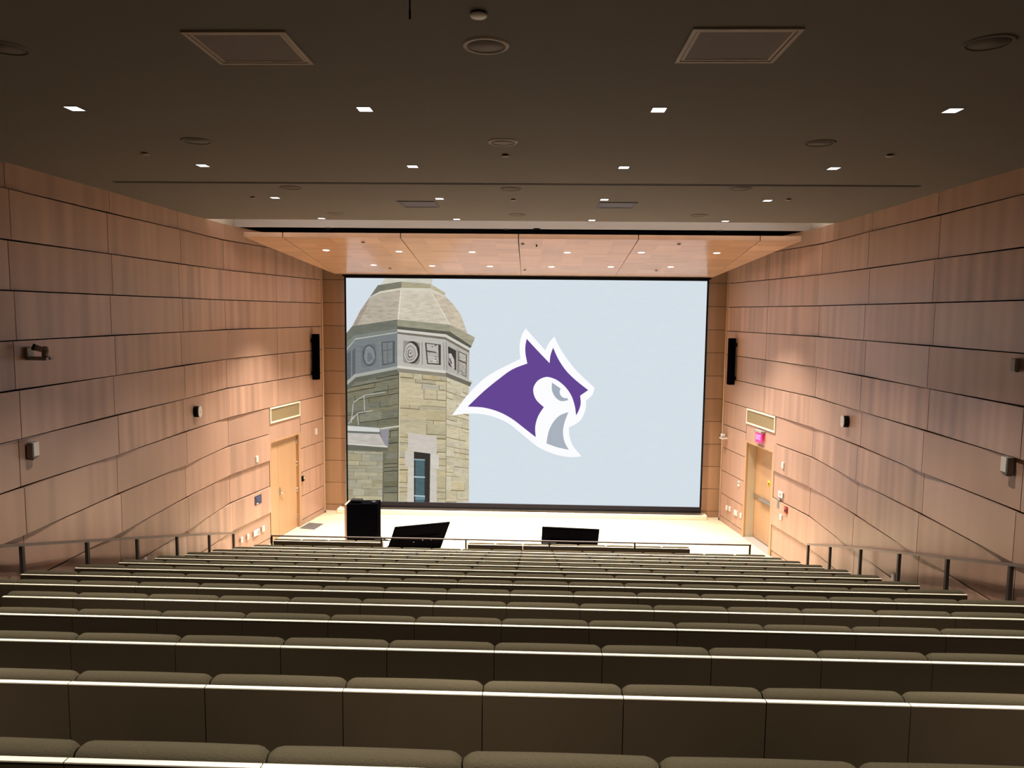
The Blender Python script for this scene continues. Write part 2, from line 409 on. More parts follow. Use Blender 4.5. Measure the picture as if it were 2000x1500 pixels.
t = thing('added_cove_light', 'added strip light, unseen, in the long ceiling trough before the canopy', 'strip light', (0, TR0+0.10, HC+0.10))  # unseen strip, added to brighten the far face of the trough
M['strip'] = mat('added_cove_strip', (0.8, 0.8, 0.8), 0.5, emit=(1.0, 0.86, 0.76), emit_k=19.0)
b = MB(); b.box(XL+0.3, XR-0.3, -0.095, -0.02, -0.03, 0.0, M['white_metal']); b.build('channel', parent=t)
b = MB(); b.box(XL+0.32, XR-0.32, -0.019, -0.010, -0.028, 0.025, M['strip']); b.build('diffuser', parent=t)

# ------------------------------------------------------------------ doors (recessed into the turned walls)
def door_frame_origin(side, y): return Vector((wall_x(side, y), y, 0.0)), wall_rot(side, y)
# left: unequal pair of maple leaves.  local x = towards the stage, y = into the wall
p, r = door_frame_origin(-1, 17.49)
sc_ = 1/wall_dir(-1, 17).y
def lx(y): return (y-17.49)*sc_
dr = thing('door_1', 'pair of unequal maple doors in the left wall beside the stage', 'door', p, r, kind='structure')
x0, x1 = lx(16.76), lx(18.22); a0, a1 = lx(16.84), lx(18.12); mu = lx(17.24); TOP = 2.36
b = MB(); b.box(x0, a0, -0.015, 0.10, 0, 2.40, M['door_wood']); b.box(a1, x1, -0.015, 0.10, 0, 2.40, M['door_wood']); b.box(a0, a1, -0.015, 0.10, TOP, 2.40, M['door_wood'])
b.build('door_frame', parent=dr)
b = MB(); b.box(a0+0.003, mu-0.003, 0.055, 0.10, 0.012, TOP-0.004, M['door_wood'], tone=(1.03, 0.3, 0, 1)); b.build('narrow_leaf', parent=dr)
b = MB(); b.box(mu+0.003, a1-0.003, 0.055, 0.10, 0.012, TOP-0.004, M['door_wood'], tone=(1.0, 0.3, 0, 1)); leaf = b.build('main_leaf', parent=dr)
b = MB(); b.box(mu+0.03, mu+0.09, 0.045, 0.056, 1.02, 1.20, M['steel'], bev=0.003)
b.cyl((mu+0.06, 0.05, 1.06), (mu+0.06, 0.0, 1.06), 0.011, m=M['steel']); b.cyl((mu+0.06, 0.0, 1.06), (mu+0.19, 0.0, 1.06), 0.011, m=M['steel'])
b.build('lever_handle', parent=leaf)
for z in (0.28, 0.95, 1.62, 2.18):
    b = MB(); b.cyl((a1-0.004, 0.045, z-0.06), (a1-0.004, 0.045, z+0.06), 0.010, m=M['steel']); b.box(a1-0.03, a1-0.004, 0.048, 0.054, z-0.055, z+0.055, M['steel']); b.build('hinge', parent=dr)
b = MB(); b.box(a0, a1, 0.101, 0.16, 0, TOP+0.02, M['black']); b.build('door_backing', parent=dr)
# right: single maple door deep in a reveal, push bar and vertical rod.  local x = towards the camera
p, r = door_frame_origin(1, 17.32)
sc2 = 1/abs(wall_dir(1, 17).y)
def rx(y): return -(y-17.32)*sc2
dr = thing('door_2', 'single maple exit door with a push bar, deep in the right wall', 'door', p, r, kind='structure')
x0, x1 = rx(18.07), rx(16.56); a0, a1 = rx(17.98), rx(16.66); TOP = 2.36; DP = 0.23
b = MB(); b.box(x0, a0, -0.02, DP+0.05, 0, 2.40, M['door_wood'], tone=(1.05, 0.2, 0, 1)); b.box(a1, x1, -0.02, DP+0.05, 0, 2.40, M['door_wood'], tone=(1.05, 0.2, 0, 1)); b.box(a0, a1, -0.02, DP+0.05, TOP, 2.40, M['door_wood'])
b.build('door_frame', parent=dr)
b = MB(); b.box(a0, a0+0.004, 0.03, DP-0.001, 0.012, TOP, M['cream']); b.build('reveal_lining', parent=dr)
b = MB(); b.box(a0+0.004, a1-0.004, DP, DP+0.045, 0.03, TOP-0.004, M['door_wood'], tone=(0.98, 0.45, 0, 1)); leaf = b.build('door_leaf', parent=dr)
b = MB(); b.box(a0, a1, -0.02, DP+0.05, 0.0, 0.012, M['concrete']); b.build('threshold', parent=dr)
b = MB(); b.box(a0+0.02, a1-0.05, DP-0.035, DP-0.001, 1.02, 1.09, M['steel'], bev=0.006); b.box(a0+0.35, a1-0.22, DP-0.075, DP-0.03, 1.025, 1.085, M['steel'], bev=0.01)
b.box(a1-0.20, a1-0.06, DP-0.085, DP-0.001, 0.99, 1.12, M['steel'], bev=0.012); b.build('push_bar', parent=leaf)
b = MB(); b.cyl((a1-0.12, DP-0.03, 1.10), (a1-0.12, DP-0.03, TOP-0.06), 0.012, m=M['grey_plastic']); b.box(a1-0.17, a1-0.07, DP-0.05, DP-0.001, TOP-0.14, TOP-0.03, M['steel'], bev=0.006); b.build('vertical_rod', parent=leaf)
b = MB(); b.lathe([(0, 0), (0.075, 0), (0.075, 0.002), (0, 0.002)], n=24, m=M['yellow'])
for v in b.bm.verts: v.co = Vector((v.co.x, -v.co.z, v.co.y))
b.box(-0.05, 0.05, -0.004, -0.002, -0.028, 0.028, M['brown_ink'])
b.build('round_sticker', parent=leaf, loc=(0.06, DP-0.001, 1.50))
b = MB(); b.box(a0, a1, DP+0.046, DP+0.10, 0, TOP+0.02, M['black']); b.build('door_backing', parent=dr)

# transfer-air grilles above both doors
for side, y0, y1, lab in ((-1, 16.80, 18.21, 'framed beige wall grille above the unequal pair of doors'), (1, 16.58, 18.06, 'framed beige wall grille above the illuminated exit sign')):
    ym = (y0+y1)/2; hw = (y1-y0)/2/abs(wall_dir(side, ym).y)-0.01
    g = thing('wall_grille', lab, 'vent', Vector((wall_x(side, ym), ym, 2.82)), wall_rot(side, ym), 'grilles above the doors')
    b = MB(); t = 0.035
    b.box(-hw, hw, -0.03, 0.0, 0.365-t, 0.365, M['maple_edge']); b.box(-hw, hw, -0.03, 0.0, 0, t, M['maple_edge'])
    b.box(-hw, -hw+t, -0.03, 0.0, t, 0.365-t, M['maple_edge']); b.box(hw-t, hw, -0.03, 0.0, t, 0.365-t, M['maple_edge']); b.build('frame', parent=g)
    b = MB(); b.box(-hw+t, hw-t, -0.012, -0.002, t, 0.365-t, M['grille']); b.build('perforated_panel', parent=g)

# ------------------------------------------------------------------ hanging wooden canopy
CF_Y, CF_Z, CR_Y, CR_Z = 15.0, 1.478+ZO, 19.3, 0.972+ZO
CN = Vector((0, CF_Z-CR_Z, CR_Y-CF_Y)).normalized(); CP = Vector((0, CF_Y, CF_Z)); CTH = 0.095
def on_canopy(px, py): return at_plane(px, py, CP, CN)
front_x = [at_y(x, 467, CF_Y).x for x in (475, 552, 782, 1012.6, 1247, 1485, 1566)]
rear_x = [at_y(x, 538, CR_Y).x for x in (653, 655, 838, 1017.6, 1201, 1391, 1393)]
can = thing('ceiling_canopy', 'sloping maple panel canopy hanging over the stage in front of the screen', 'canopy', (0, 0, 0))
b_tile = 0
for i in range(6):
    b = MB(); g = 0.010
    fx0, fx1, rx0, rx1 = front_x[i]+g, front_x[i+1]-g, rear_x[i]+g*0.3, rear_x[i+1]-g*0.3
    NR = 9; NC = 5 if 0 < i < 5 else 1
    for rI in range(NR):                                              # matched veneer leaves on the underside
        t0, t1 = rI/NR, (rI+1)/NR
        for cI in range(NC):
            c0, c1 = cI/NC, (cI+1)/NC
            def P(t, c): return Vector(((fx0+(rx0-fx0)*t)*(1-c) + (fx1+(rx1-fx1)*t)*c, CF_Y+(CR_Y-CF_Y)*t, CF_Z+(CR_Z-CF_Z)*t))
            e = 0.0012 if rI else 0.0
            q = [P(t0+e, c0), P(t1, c0), P(t1, c1), P(t0+e, c1)]
            u0 = random.uniform(0, 30); v0 = random.uniform(0, 30)
            b.poly(q, M['veneer_canopy'], tone=(random.gauss(1.0, 0.05), 0.5, 0, 1), uvs=[(u0+p.y, v0+p.x) for p in q])
    A_, B_ = [Vector((fx0, CF_Y, CF_Z)), Vector((fx1, CF_Y, CF_Z)), Vector((rx1, CR_Y, CR_Z)), Vector((rx0, CR_Y, CR_Z))], CN*0.001
    top = [p + CN*CTH for p in A_]; lo = [p + B_ for p in A_]
    b.hexa(lo, top, M['veneer_canopy'], (0.86, 0.2, 0, 1))
    b.build('canopy_panel', parent=can)
for x, y in ((-4, 15.8), (-1.5, 15.8), (1, 15.8), (3.4, 15.8), (-4, 18.6), (-1.5, 18.6), (1, 18.6), (3.4, 18.6)):
    z = CF_Z + (CR_Z-CF_Z)*(y-CF_Y)/(CR_Y-CF_Y) + CTH-0.01; b = MB(); b.cyl((x, y, z), (x, y, HC+1.0), 0.008, n=6, m=M['black']); b.build('hanger_rod', parent=can)

# ------------------------------------------------------------------ lamps
def lamp(name, radius, square, power, col, label, group, cone, blend):
    t = thing(name, label, 'ceiling light', (0, 0, 0), 0, group)
    b = MB()
    if square:
        rx, ry = radius*0.74, radius*0.86
        b.box(-rx-0.014, rx+0.014, -ry-0.014, -ry, -0.004, 0.0, M['ceiling_mesh']); b.box(-rx-0.014, rx+0.014, ry, ry+0.014, -0.004, 0, M['ceiling_mesh'])
        b.box(-rx-0.014, -rx, -ry, ry, -0.004, 0, M['ceiling_mesh']); b.box(rx, rx+0.014, -ry, ry, -0.004, 0, M['ceiling_mesh']); b.build('trim_ring', parent=t)
        b = MB(); b.box(-rx, rx, -ry, ry, -0.0035, -0.001, M['lens'], bev=0.001); b.build('lens', parent=t)
    else:
        b.lathe([(radius, -0.001), (radius, -0.005), (radius+0.013, -0.004), (radius+0.014, 0.0)], m=M['white_metal']); b.build('trim_ring', parent=t)
        b = MB(); b.lathe([(0, -0.0045), (radius, -0.004), (radius, -0.001)], m=M['lens']); b.build('lens', parent=t)
    ld = bpy.data.lights.new('bulb', 'SPOT'); ld.energy = power; ld.color = col; ld.spot_size = math.radians(cone); ld.spot_blend = blend; ld.shadow_soft_size = 0.07
    lo = bpy.data.objects.new('bulb', ld); C.objects.link(lo); lo.parent = t; lo.location = (0, 0, -0.09)
    return t
LX0, LY0, LG = -4.057, 6.575, 2.50
cols_x = [LX0, -1.500, 1.030, 3.50]                                   # measured columns of the lamp grid
house = None
ROWN = ['nearest', 'second', 'third', 'farthest']
for j in range(-2, 4):
    for i in range(4):
        if j >= 0:
            lab = f'square plaster ceiling downlight, {["leftmost", "second from left", "second from right", "rightmost"][i]} in the {ROWN[j]} row'
            if j in (1, 2): lab += ' from camera'
        else: lab = 'square downlight in the ceiling rows overhead of the camera'
        loc = (cols_x[i], LY0 + j*2.515, HC)
        grp = 'square house downlights' if j >= 0 else 'house downlights overhead of the camera'
        if house is None: house = lamp('downlight', 0.078, True, HOUSE_W, HOUSE_COL, lab, grp, 82, 0.55); house.location = loc
        else: dup(house, loc, lab, grp)
stage_l = None
CL = [(637, 488.5), (779, 491), (922, 492), (1108, 493), (1253, 493), (1400, 494), (730, 517.5), (844, 519), (957, 520), (1077, 521), (1193, 521), (1310, 521)]
tilt = math.atan2(CF_Z-CR_Z, CR_Y-CF_Y)
for k, (px, py) in enumerate(CL):
    p = on_canopy(px, py); i = k % 6
    lab = f'round downlight in the wooden canopy, {["leftmost", "second from left", "third from left", "third from right", "second from right", "rightmost"][i]} of the {"front" if k < 6 else "rear"} six'
    if stage_l is None:
        stage_l = lamp('canopy_downlight', 0.072, False, STAGE_W, STAGE_COL, lab, 'canopy downlights', 82, 0.8); o = stage_l; o.location = p
    else: o = dup(stage_l, p, lab, 'canopy downlights')
    o.rotation_euler = (-tilt, 0, 0)

# ------------------------------------------------------------------ projection screen with the picture it shows
SY = 19.5
def on_scr(px, py, lv=0): return at_y(px, py, SY - 0.001*lv)
scr = thing('projection_screen', 'huge projection screen showing a stone tower and a purple bird head emblem', 'screen', (0, 0, 0))
TLp, TRp, BRp, BLp = (673, 541), (1383, 544), (1371, 1003.5), (676, 988)
x0, x1 = -5.022, 4.474; zt, zb = 0.924+ZO, -5.243+ZO
bx = 0.045
b = MB(); b.box(x0+bx, x1-bx, SY, SY+0.012, zb+0.16, zt-bx, M['picture'], tone=(*lin((213, 223, 231)), 0.02))
b.build('screen_surface', parent=scr)
b = MB(); b.box(x0, x0+bx, SY-0.012, SY+0.03, zb+0.16, zt, M['screen_black']); b.box(x1-bx, x1, SY-0.012, SY+0.03, zb+0.16, zt, M['screen_black']); b.box(x0, x1, SY-0.012, SY+0.03, zt-bx, zt, M['screen_black'])
b.build('black_border', parent=scr)
b = MB(); b.box(x0, x1, SY-0.03, SY+0.04, zb+0.05, zb+0.16, M['hem'], bev=0.008); b.box(x0, x1, SY-0.025, SY+0.035, zb, zb+0.052, M['screen_black'], bev=0.006); b.build('bottom_bar', parent=scr)
b = MB(); b.box(x0-0.05, x1+0.05, SY-0.02, SY+0.2, zt+0.002, zt+0.04, M['screen_black']); b.build('roller_slot', parent=scr)
for x in (x0+0.4, (x0+x1)/2, x1-0.4):
    b = MB(); b.box(x-0.05, x+0.05, SY+0.03, YB-0.031, zt-0.5, zt-0.4, M['screen_black']); b.box(x-0.05, x+0.05, SY+0.03, YB-0.031, zb+0.2, zb+0.3, M['screen_black']); b.build('mounting_arm', parent=scr)

def spline(pts):
    """polyline with smooth runs: points flagged with a third value 1 are corners."""
    n = len(pts); out = []
    for i in range(n):
        p0, p1, p2, p3 = pts[i-1], pts[i], pts[(i+1) % n], pts[(i+2) % n]
        a = p0 if len(p1) == 2 else p1; d = p3 if len(p2) == 2 else p2
        for t in (0, 0.2, 0.4, 0.6, 0.8):
            f = lambda k: 0.5*((2*p1[k]) + (-a[k]+p2[k])*t + (2*a[k]-5*p1[k]+4*p2[k]-d[k])*t*t + (-a[k]+3*p1[k]-3*p2[k]+d[k])*t**3)
            out.append((f(0), f(1)))
    return out
def flat(b, pts, rgb, lv, grain=0.0, m=None):
    q = [on_scr(max(675.6, x), max(543.6, y), lv) for x, y in pts]
    b.poly(q, M['picture'], tone=(*lin(rgb), grain))
# --- bird head emblem (traced from its own flat drawing)
lg = lambda pts: [(870+p[0]/5.358, 630+p[1]/5.358, *p[2:]) for p in pts]
white = lg([(65, 975, 1), (230, 760), (400, 590), (560, 490), (785, 380, 1), (776, 300), (778, 220), (800, 130), (840, 60, 1), (940, 175), (1045, 290, 1), (1085, 210), (1140, 145, 1), (1190, 250), (1265, 370), (1360, 490), (1460, 590), (1562, 682, 1), (1535, 760), (1472, 815, 1), (1470, 890), (1440, 980), (1390, 1045), (1293, 1098, 1), (1297, 1180), (1335, 1290), (1425, 1400, 1), (1300, 1408), (1150, 1380), (1000, 1320), (900, 1250), (780, 1150), (650, 1050), (500, 985), (350, 955), (200, 955)])
purple = lg([(232, 880, 1), (400, 720), (560, 590), (700, 490), (857, 428, 1), (838, 330), (836, 250), (850, 170, 1), (970, 300), (1090, 425, 1), (1100, 340), (1127, 262, 1), (1180, 380), (1260, 500), (1360, 600), (1494, 707, 1), (1410, 765, 1), (1415, 850), (1395, 920), (1366, 972, 1), (1355, 880), (1320, 770), (1260, 680), (1180, 610), (1100, 575), (1040, 572), (970, 605), (925, 670), (922, 740), (955, 815), (1030, 885, 1), (970, 980), (940, 1090), (945, 1200, 1), (830, 1110), (700, 1010), (560, 935), (400, 890)])
neck = lg([(1287, 937, 1), (1245, 1050), (1230, 1150), (1247, 1250), (1292, 1332, 1), (1170, 1305), (1057, 1265, 1), (1080, 1140), (1130, 1040), (1200, 970)])
eye = lg([(1115, 628, 1), (1205, 690, 1), (1195, 730), (1212, 770), (1245, 790), (1275, 790, 1), (1283, 812, 1), (1210, 822), (1150, 780), (1115, 710)])
b = MB()
flat(b, spline(white), (252, 252, 255), 10)
flat(b, spline(purple), (100, 70, 146), 11); flat(b, spline(neck), (170, 178, 190), 11); flat(b, spline(eye), (164, 174, 186), 11)
b.build('bird_head_emblem', parent=scr, fix=False)
# --- stone tower
b = MB()
def facade(q, rgb, rows, lv, joint=(95, 88, 68), split=0.5, grain=0.20, var=6, wmin=0.12):
    """stones laid in rows across a picture quad q = TL, TR, BR, BL."""
    B = lambda u, v: tuple((q[0][k]*(1-u)+q[1][k]*u)*(1-v) + (q[3][k]*(1-u)+q[2][k]*u)*v for k in (0, 1))
    flat(b, q, rgb, lv, grain)
    v = 0.0
    while v < 0.995:
        dv = min(random.choice((0.6, 0.8, 1.0, 1.5))/rows, 1-v); u = 0.0
        while u < 0.99:
            du = min(random.uniform(0.15, 0.65), 1-u)
            if 1-u-du < wmin: du = 1-u
            k = random.gauss(0, var); warm = random.gauss(0, 2.5)
            c = tuple(max(10, min(250, rgb[i]+k+warm*(1, 0.3, -1.2)[i])) for i in range(3))
            e, g = 0.006, 0.004
            flat(b, [B(u+e, v+g), B(u+du-e, v+g), B(u+du-e, v+dv-g), B(u+e, v+dv-g)], c, lv+1, grain)
            if random.random() < split:                                 # dark bed joint with a bright arris under it
                h = 0.0042*random.uniform(0.6, 1.4)
                flat(b, [B(u, v+dv-h), B(u+du, v+dv-h), B(u+du, v+dv+h*0.4), B(u, v+dv+h*0.4)], joint, lv+2, 0.3)
            if random.random() < split*0.7 and u+du < 0.99:
                flat(b, [B(u+du-0.006, v), B(u+du+0.004, v), B(u+du+0.004, v+dv), B(u+du-0.006, v+dv)], tuple(0.8*x+20 for x in joint), lv+2, 0.3)
            for _ in range(random.choice((0, 1, 1, 2))):                # tooling marks
                uu, vv = u+du*random.uniform(0.1, 0.6), v+dv*random.uniform(0.2, 0.8); wv = du*random.uniform(0.15, 0.35)
                flat(b, [B(uu, vv), B(uu+wv, vv+0.002), B(uu+wv, vv+0.005), B(uu, vv+0.003)], tuple(x*0.78 for x in c), lv+3, 0.3)
            u += du
        v += dv
facade([(675, 745), (779, 724), (777, 981), (675, 981)], (122, 119, 100), 21, 1, (66, 66, 54), 0.6)
facade([(779, 726), (872, 735), (871, 981), (777, 981)], (190, 179, 148), 19, 1, (120, 106, 78), 0.6)
facade([(872, 735), (916, 753), (916, 981), (871, 981)], (202, 192, 164), 20, 1, (140, 125, 95), 0.55)
# dome and spire
flat(b, [(752, 543.6), (845, 543.6), (843, 556), (784, 551), (742, 557)], (206, 205, 192), 1, 0.2)
flat(b, [(689, 637), (705, 605), (722, 581), (742, 572), (783, 566), (777, 625)], (184, 174, 158), 1, 0.25)
flat(b, [(688, 637), (704, 606), (722, 580), (716, 600), (703, 625), (697, 636)], (165, 152, 140), 2, 0.3)
flat(b, [(783, 566), (840, 568), (854, 590), (866, 612), (878, 635), (777, 625)], (206, 197, 178), 1, 0.25)
flat(b, [(840, 568), (869, 578), (885, 594), (900, 615), (914, 654), (878, 637), (866, 612), (854, 590)], (199, 187, 166), 1, 0.35)
flat(b, [(782.3, 566), (784.5, 566), (778.5, 624), (776.2, 624)], (226, 220, 204), 2, 0.1)
flat(b, [(840, 568), (842, 568), (880, 635), (877.5, 635)], (222, 214, 198), 2, 0.1)
for _ in range(60):
    u, v = random.uniform(0.05, 0.85), random.uniform(0.05, 0.95); xx = 783-6*v + u*(57+44*v); yy = 567+58*v + u*(2+8*v); ww = random.uniform(4, 16)
    flat(b, [(xx, yy), (xx+ww, yy+ww*0.06), (xx+ww, yy+0.7+ww*0.06), (xx, yy+0.7)], (186, 177, 160), 3, 0.3)
for _ in range(50):
    v = random.uniform(0.08, 0.95); xl_ = 735-40*v; xx = xl_ + random.uniform(0, 0.85)*(780-xl_); yy = 576+55*v - (xx-735)*0.12; ww = random.uniform(4, 12)
    flat(b, [(xx, yy), (xx+ww, yy-ww*0.12), (xx+ww, yy+0.7-ww*0.12), (xx, yy+0.7)], (162, 152, 138), 3, 0.3)
flat(b, [(722, 580), (738, 557), (784, 550), (784, 562), (742, 569)], (122, 121, 106), 3, 0.25)
flat(b, [(784, 550), (842, 555), (841, 563), (784, 563)], (170, 162, 134), 3, 0.25)
flat(b, [(842, 555), (870, 572), (868, 578), (841, 563)], (190, 180, 154), 3, 0.25)
flat(b, [(724, 580), (742, 569), (784, 562), (841, 563), (868, 577), (869, 581), (840, 569), (784, 566), (742, 573)], (214, 208, 190), 4, 0.1)
# big cornice, with the shaded moulding under it
flat(b, [(675, 652), (688, 637), (776, 624), (776, 642), (692, 655), (675, 671)], (112, 114, 103), 4, 0.2)
flat(b, [(776, 624), (878, 634), (879, 648), (776, 637)], (152, 150, 128), 4, 0.25)
flat(b, [(878, 634), (928, 659), (921, 676), (879, 648)], (166, 160, 138), 4, 0.3)
flat(b, [(675, 671), (692, 655), (776, 641), (776, 651), (694, 662), (675, 685)], (126, 131, 124), 4, 0.15)
flat(b, [(776, 637), (879, 648), (921, 676), (918, 681), (871, 655), (776, 645)], (92, 90, 80), 5, 0.2)
flat(b, [(776, 643), (871, 653), (919, 680), (917, 685), (870, 658.5), (776, 648)], (208, 204, 194), 6, 0.1)
flat(b, [(776, 648), (870, 658.5), (917, 685), (916, 689), (869, 663), (776, 652)], (120, 112, 102), 6, 0.15)
flat(b, [(675, 683), (694, 661), (776, 648), (776, 650), (694, 663.5), (675, 686)], (178, 180, 172), 6, 0.1)
# frieze
flat(b, [(675, 685), (694, 662), (776, 650), (776, 717), (692, 733), (675, 748)], (122, 128, 129), 3, 0.15)
flat(b, [(776, 651), (870, 663), (870, 726), (776, 717)], (186, 183, 174), 3, 0.12)
flat(b, [(870, 663), (917, 688), (916, 745), (870, 726)], (180, 177, 168), 3, 0.15)
def ell(cx, cy_, rx_, ry_, n=20, sk=0.0): return [(cx+rx_*math.cos(2*PI*i/n), cy_+ry_*math.sin(2*PI*i/n)+sk*rx_*math.cos(2*PI*i/n)) for i in range(n)]
def wob(cx, cy_, rx_, ry_, a, n=26): return [(cx+rx_*(1+a*math.sin(3*2*PI*i/n+1)+a*math.sin(7*2*PI*i/n))*math.cos(2*PI*i/n), cy_+ry_*(1+a*math.sin(3*2*PI*i/n+1))*math.sin(2*PI*i/n)) for i in range(n)]
flat(b, [(788, 665), (817, 668), (820, 672), (820, 706), (816, 712), (790, 709), (787, 704)], (150, 146, 138), 4, 0.2)
flat(b, ell(805, 688, 15, 22), (66, 60, 56), 5, 0.2); flat(b, wob(802.5, 689, 13, 19, 0.04), (188, 184, 176), 6, 0.25)
flat(b, wob(802, 690, 9.5, 14.5, 0.05), (110, 104, 98), 7, 0.2); flat(b, wob(802, 690, 8.5, 13, 0.05), (182, 178, 170), 8, 0.25)
flat(b, wob(801.5, 691, 5.5, 8, 0.1), (88, 80, 76), 9, 0.2); flat(b, wob(802, 690.5, 4.3, 6.2, 0.12), (190, 182, 174), 9.5, 0.2); flat(b, ell(802, 690, 1.4, 1.6), (70, 60, 56), 9.8)
flat(b, [(830, 669), (861, 673), (861, 713), (834, 711)], (76, 70, 64), 4, 0.2); flat(b, [(833, 671), (856, 674), (857, 710), (836, 709)], (184, 180, 172), 5, 0.3)
flat(b, [(833, 684), (856, 688), (856, 690), (833, 687)], (80, 74, 68), 6, 0.2)
for i in range(16):
    xx, yy = random.uniform(836, 853), random.uniform(673, 706); a_ = random.uniform(-2, 2)
    flat(b, [(xx, yy), (xx+4, yy+a_), (xx+4.3, yy+a_+1.3), (xx+0.2, yy+1.3)], random.choice(((84, 78, 72), (120, 114, 108), (214, 210, 202))), 7, 0.2)
flat(b, [(705, 676), (731, 670), (735, 676), (735, 708), (730, 714), (709, 718), (705, 712)], (112, 117, 118), 4, 0.15)
flat(b, ell(721, 694, 13, 21), (84, 89, 90), 5, 0.15); flat(b, wob(721.5, 694, 10.5, 18, 0.04), (130, 136, 138), 6, 0.2); flat(b, wob(722, 697, 5, 9, 0.15), (112, 118, 120), 7, 0.2)
flat(b, [(745, 668), (771, 666), (771, 709), (747, 714)], (84, 88, 90), 4, 0.15); flat(b, [(747, 670), (767, 668), (767, 708), (749, 711)], (122, 127, 128), 5, 0.2)
flat(b, [(747, 684), (767, 682), (767, 683.2), (747, 685.4)], (92, 96, 98), 6); flat(b, [(756, 669), (757.4, 669), (758, 710), (756.6, 710)], (96, 100, 102), 6)
for xx, w_ in ((678, 7), (688, 6)): flat(b, [(xx, 690-(xx-678)*0.5), (xx+w_, 684-(xx-678)*0.5), (xx+w_, 738-(xx-678)*0.6), (xx, 744-(xx-678)*0.6)], (96, 102, 104), 4, 0.15)
flat(b, [(875, 676), (891, 685), (891, 724), (876, 713)], (66, 62, 58), 4, 0.2); flat(b, [(876, 691), (881, 690), (887, 702), (888, 720), (884, 720), (877, 706)], (196, 190, 182), 5, 0.3)
flat(b, [(877, 700), (879, 699), (883, 710), (881, 712)], (80, 74, 70), 6)
flat(b, [(895, 685), (912, 693), (911, 737), (895, 728)], (96, 90, 84), 4, 0.2); flat(b, [(897, 688), (910, 694), (910, 708), (897, 702)], (186, 180, 170), 5, 0.3); flat(b, [(896, 705), (910, 711), (910, 735), (896, 728)], (170, 164, 154), 5, 0.3)
for i in range(14):
    xx, yy = random.uniform(897, 908), random.uniform(706, 732)
    flat(b, [(xx, yy), (xx+1.6, yy+0.6), (xx+1.6, yy+2.4), (xx, yy+1.8)], random.choice(((90, 84, 78), (216, 210, 200))), 6, 0.2)
for (xa, ya, xb, yb_) in ((824, 668, 825, 712), (866, 668, 868, 722), (741, 664, 742, 718), (871, 668, 873, 726), (893, 682, 894, 732)):
    flat(b, [(xa-0.6, ya), (xa+0.8, ya), (xb+0.6, yb_), (xb-0.8, yb_)], (138, 134, 128), 6, 0.1)
# lower string course
flat(b, [(675, 746), (692, 731), (776, 715), (776, 721), (695, 737), (675, 754)], (168, 170, 162), 5, 0.1)
flat(b, [(675, 754), (695, 737), (776, 721), (779, 728), (697, 744), (675, 764)], (102, 104, 94), 5, 0.15)
flat(b, [(776, 714), (870, 724), (870, 729), (776, 719)], (214, 210, 200), 5, 0.1); flat(b, [(776, 719), (871, 729), (872, 736), (778, 727)], (140, 134, 118), 5, 0.15)
flat(b, [(870, 724), (922, 746), (918, 755), (871, 736)], (112, 107, 95), 5, 0.2); flat(b, [(870, 723), (923, 745), (922, 748), (870, 727)], (196, 190, 178), 6, 0.1)
# arrises
flat(b, [(778, 727), (780, 727), (778, 981), (776, 981)], (88, 84, 68), 6, 0.1); flat(b, [(779.6, 727), (781.6, 727), (779.6, 981), (777.8, 981)], (208, 200, 172), 6, 0.1)
flat(b, [(871, 735), (872.4, 735), (871.4, 981), (870, 981)], (150, 140, 112), 6, 0.1)
# lean-to roof and wall on the left
facade([(675, 880), (750, 883), (748, 981), (675, 981)], (168, 161, 136), 11, 5, (110, 104, 84), 0.7)
flat(b, [(675, 843), (741, 847), (748, 862), (757, 873), (675, 867)], (190, 184, 176), 8, 0.25)
flat(b, [(675, 831), (741, 836), (742, 845), (675, 842)], (206, 208, 204), 8, 0.1); flat(b, [(675, 841), (742, 844), (742, 848), (675, 845)], (110, 112, 106), 9, 0.1)
flat(b, [(675, 867), (757, 873), (757, 881), (675, 879)], (104, 104, 92), 9, 0.15); flat(b, [(675, 865.5), (757, 871.8), (757, 874), (675, 868)], (216, 210, 200), 9.5, 0.1)
flat(b, [(742, 838), (760, 836), (758, 872), (752, 870), (746, 858)], (146, 143, 150), 8, 0.1); flat(b, [(742, 836), (779, 831), (779, 834), (742, 839)], (198, 196, 184), 8.5, 0.1)
flat(b, [(748, 883), (750.5, 883), (749, 981), (746.6, 981)], (110, 104, 90), 9, 0.1)
for (xa, ya, xb, yb_) in ((690, 786, 712, 772), (712, 772, 752, 766), (684, 820, 700, 806), (700, 806, 728, 802), (711, 772, 712, 802), (690, 788, 686, 826), (698, 808, 700, 830), (680, 828, 694, 812)):
    dx_, dy_ = xb-xa, yb_-ya; ln = math.hypot(dx_, dy_); nx_, ny_ = -dy_/ln*0.8, dx_/ln*0.8
    flat(b, [(xa+nx_, ya+ny_), (xb+nx_, yb_+ny_), (xb-nx_, yb_-ny_), (xa-nx_, ya-ny_)], (178, 184, 180), 7, 0.1)
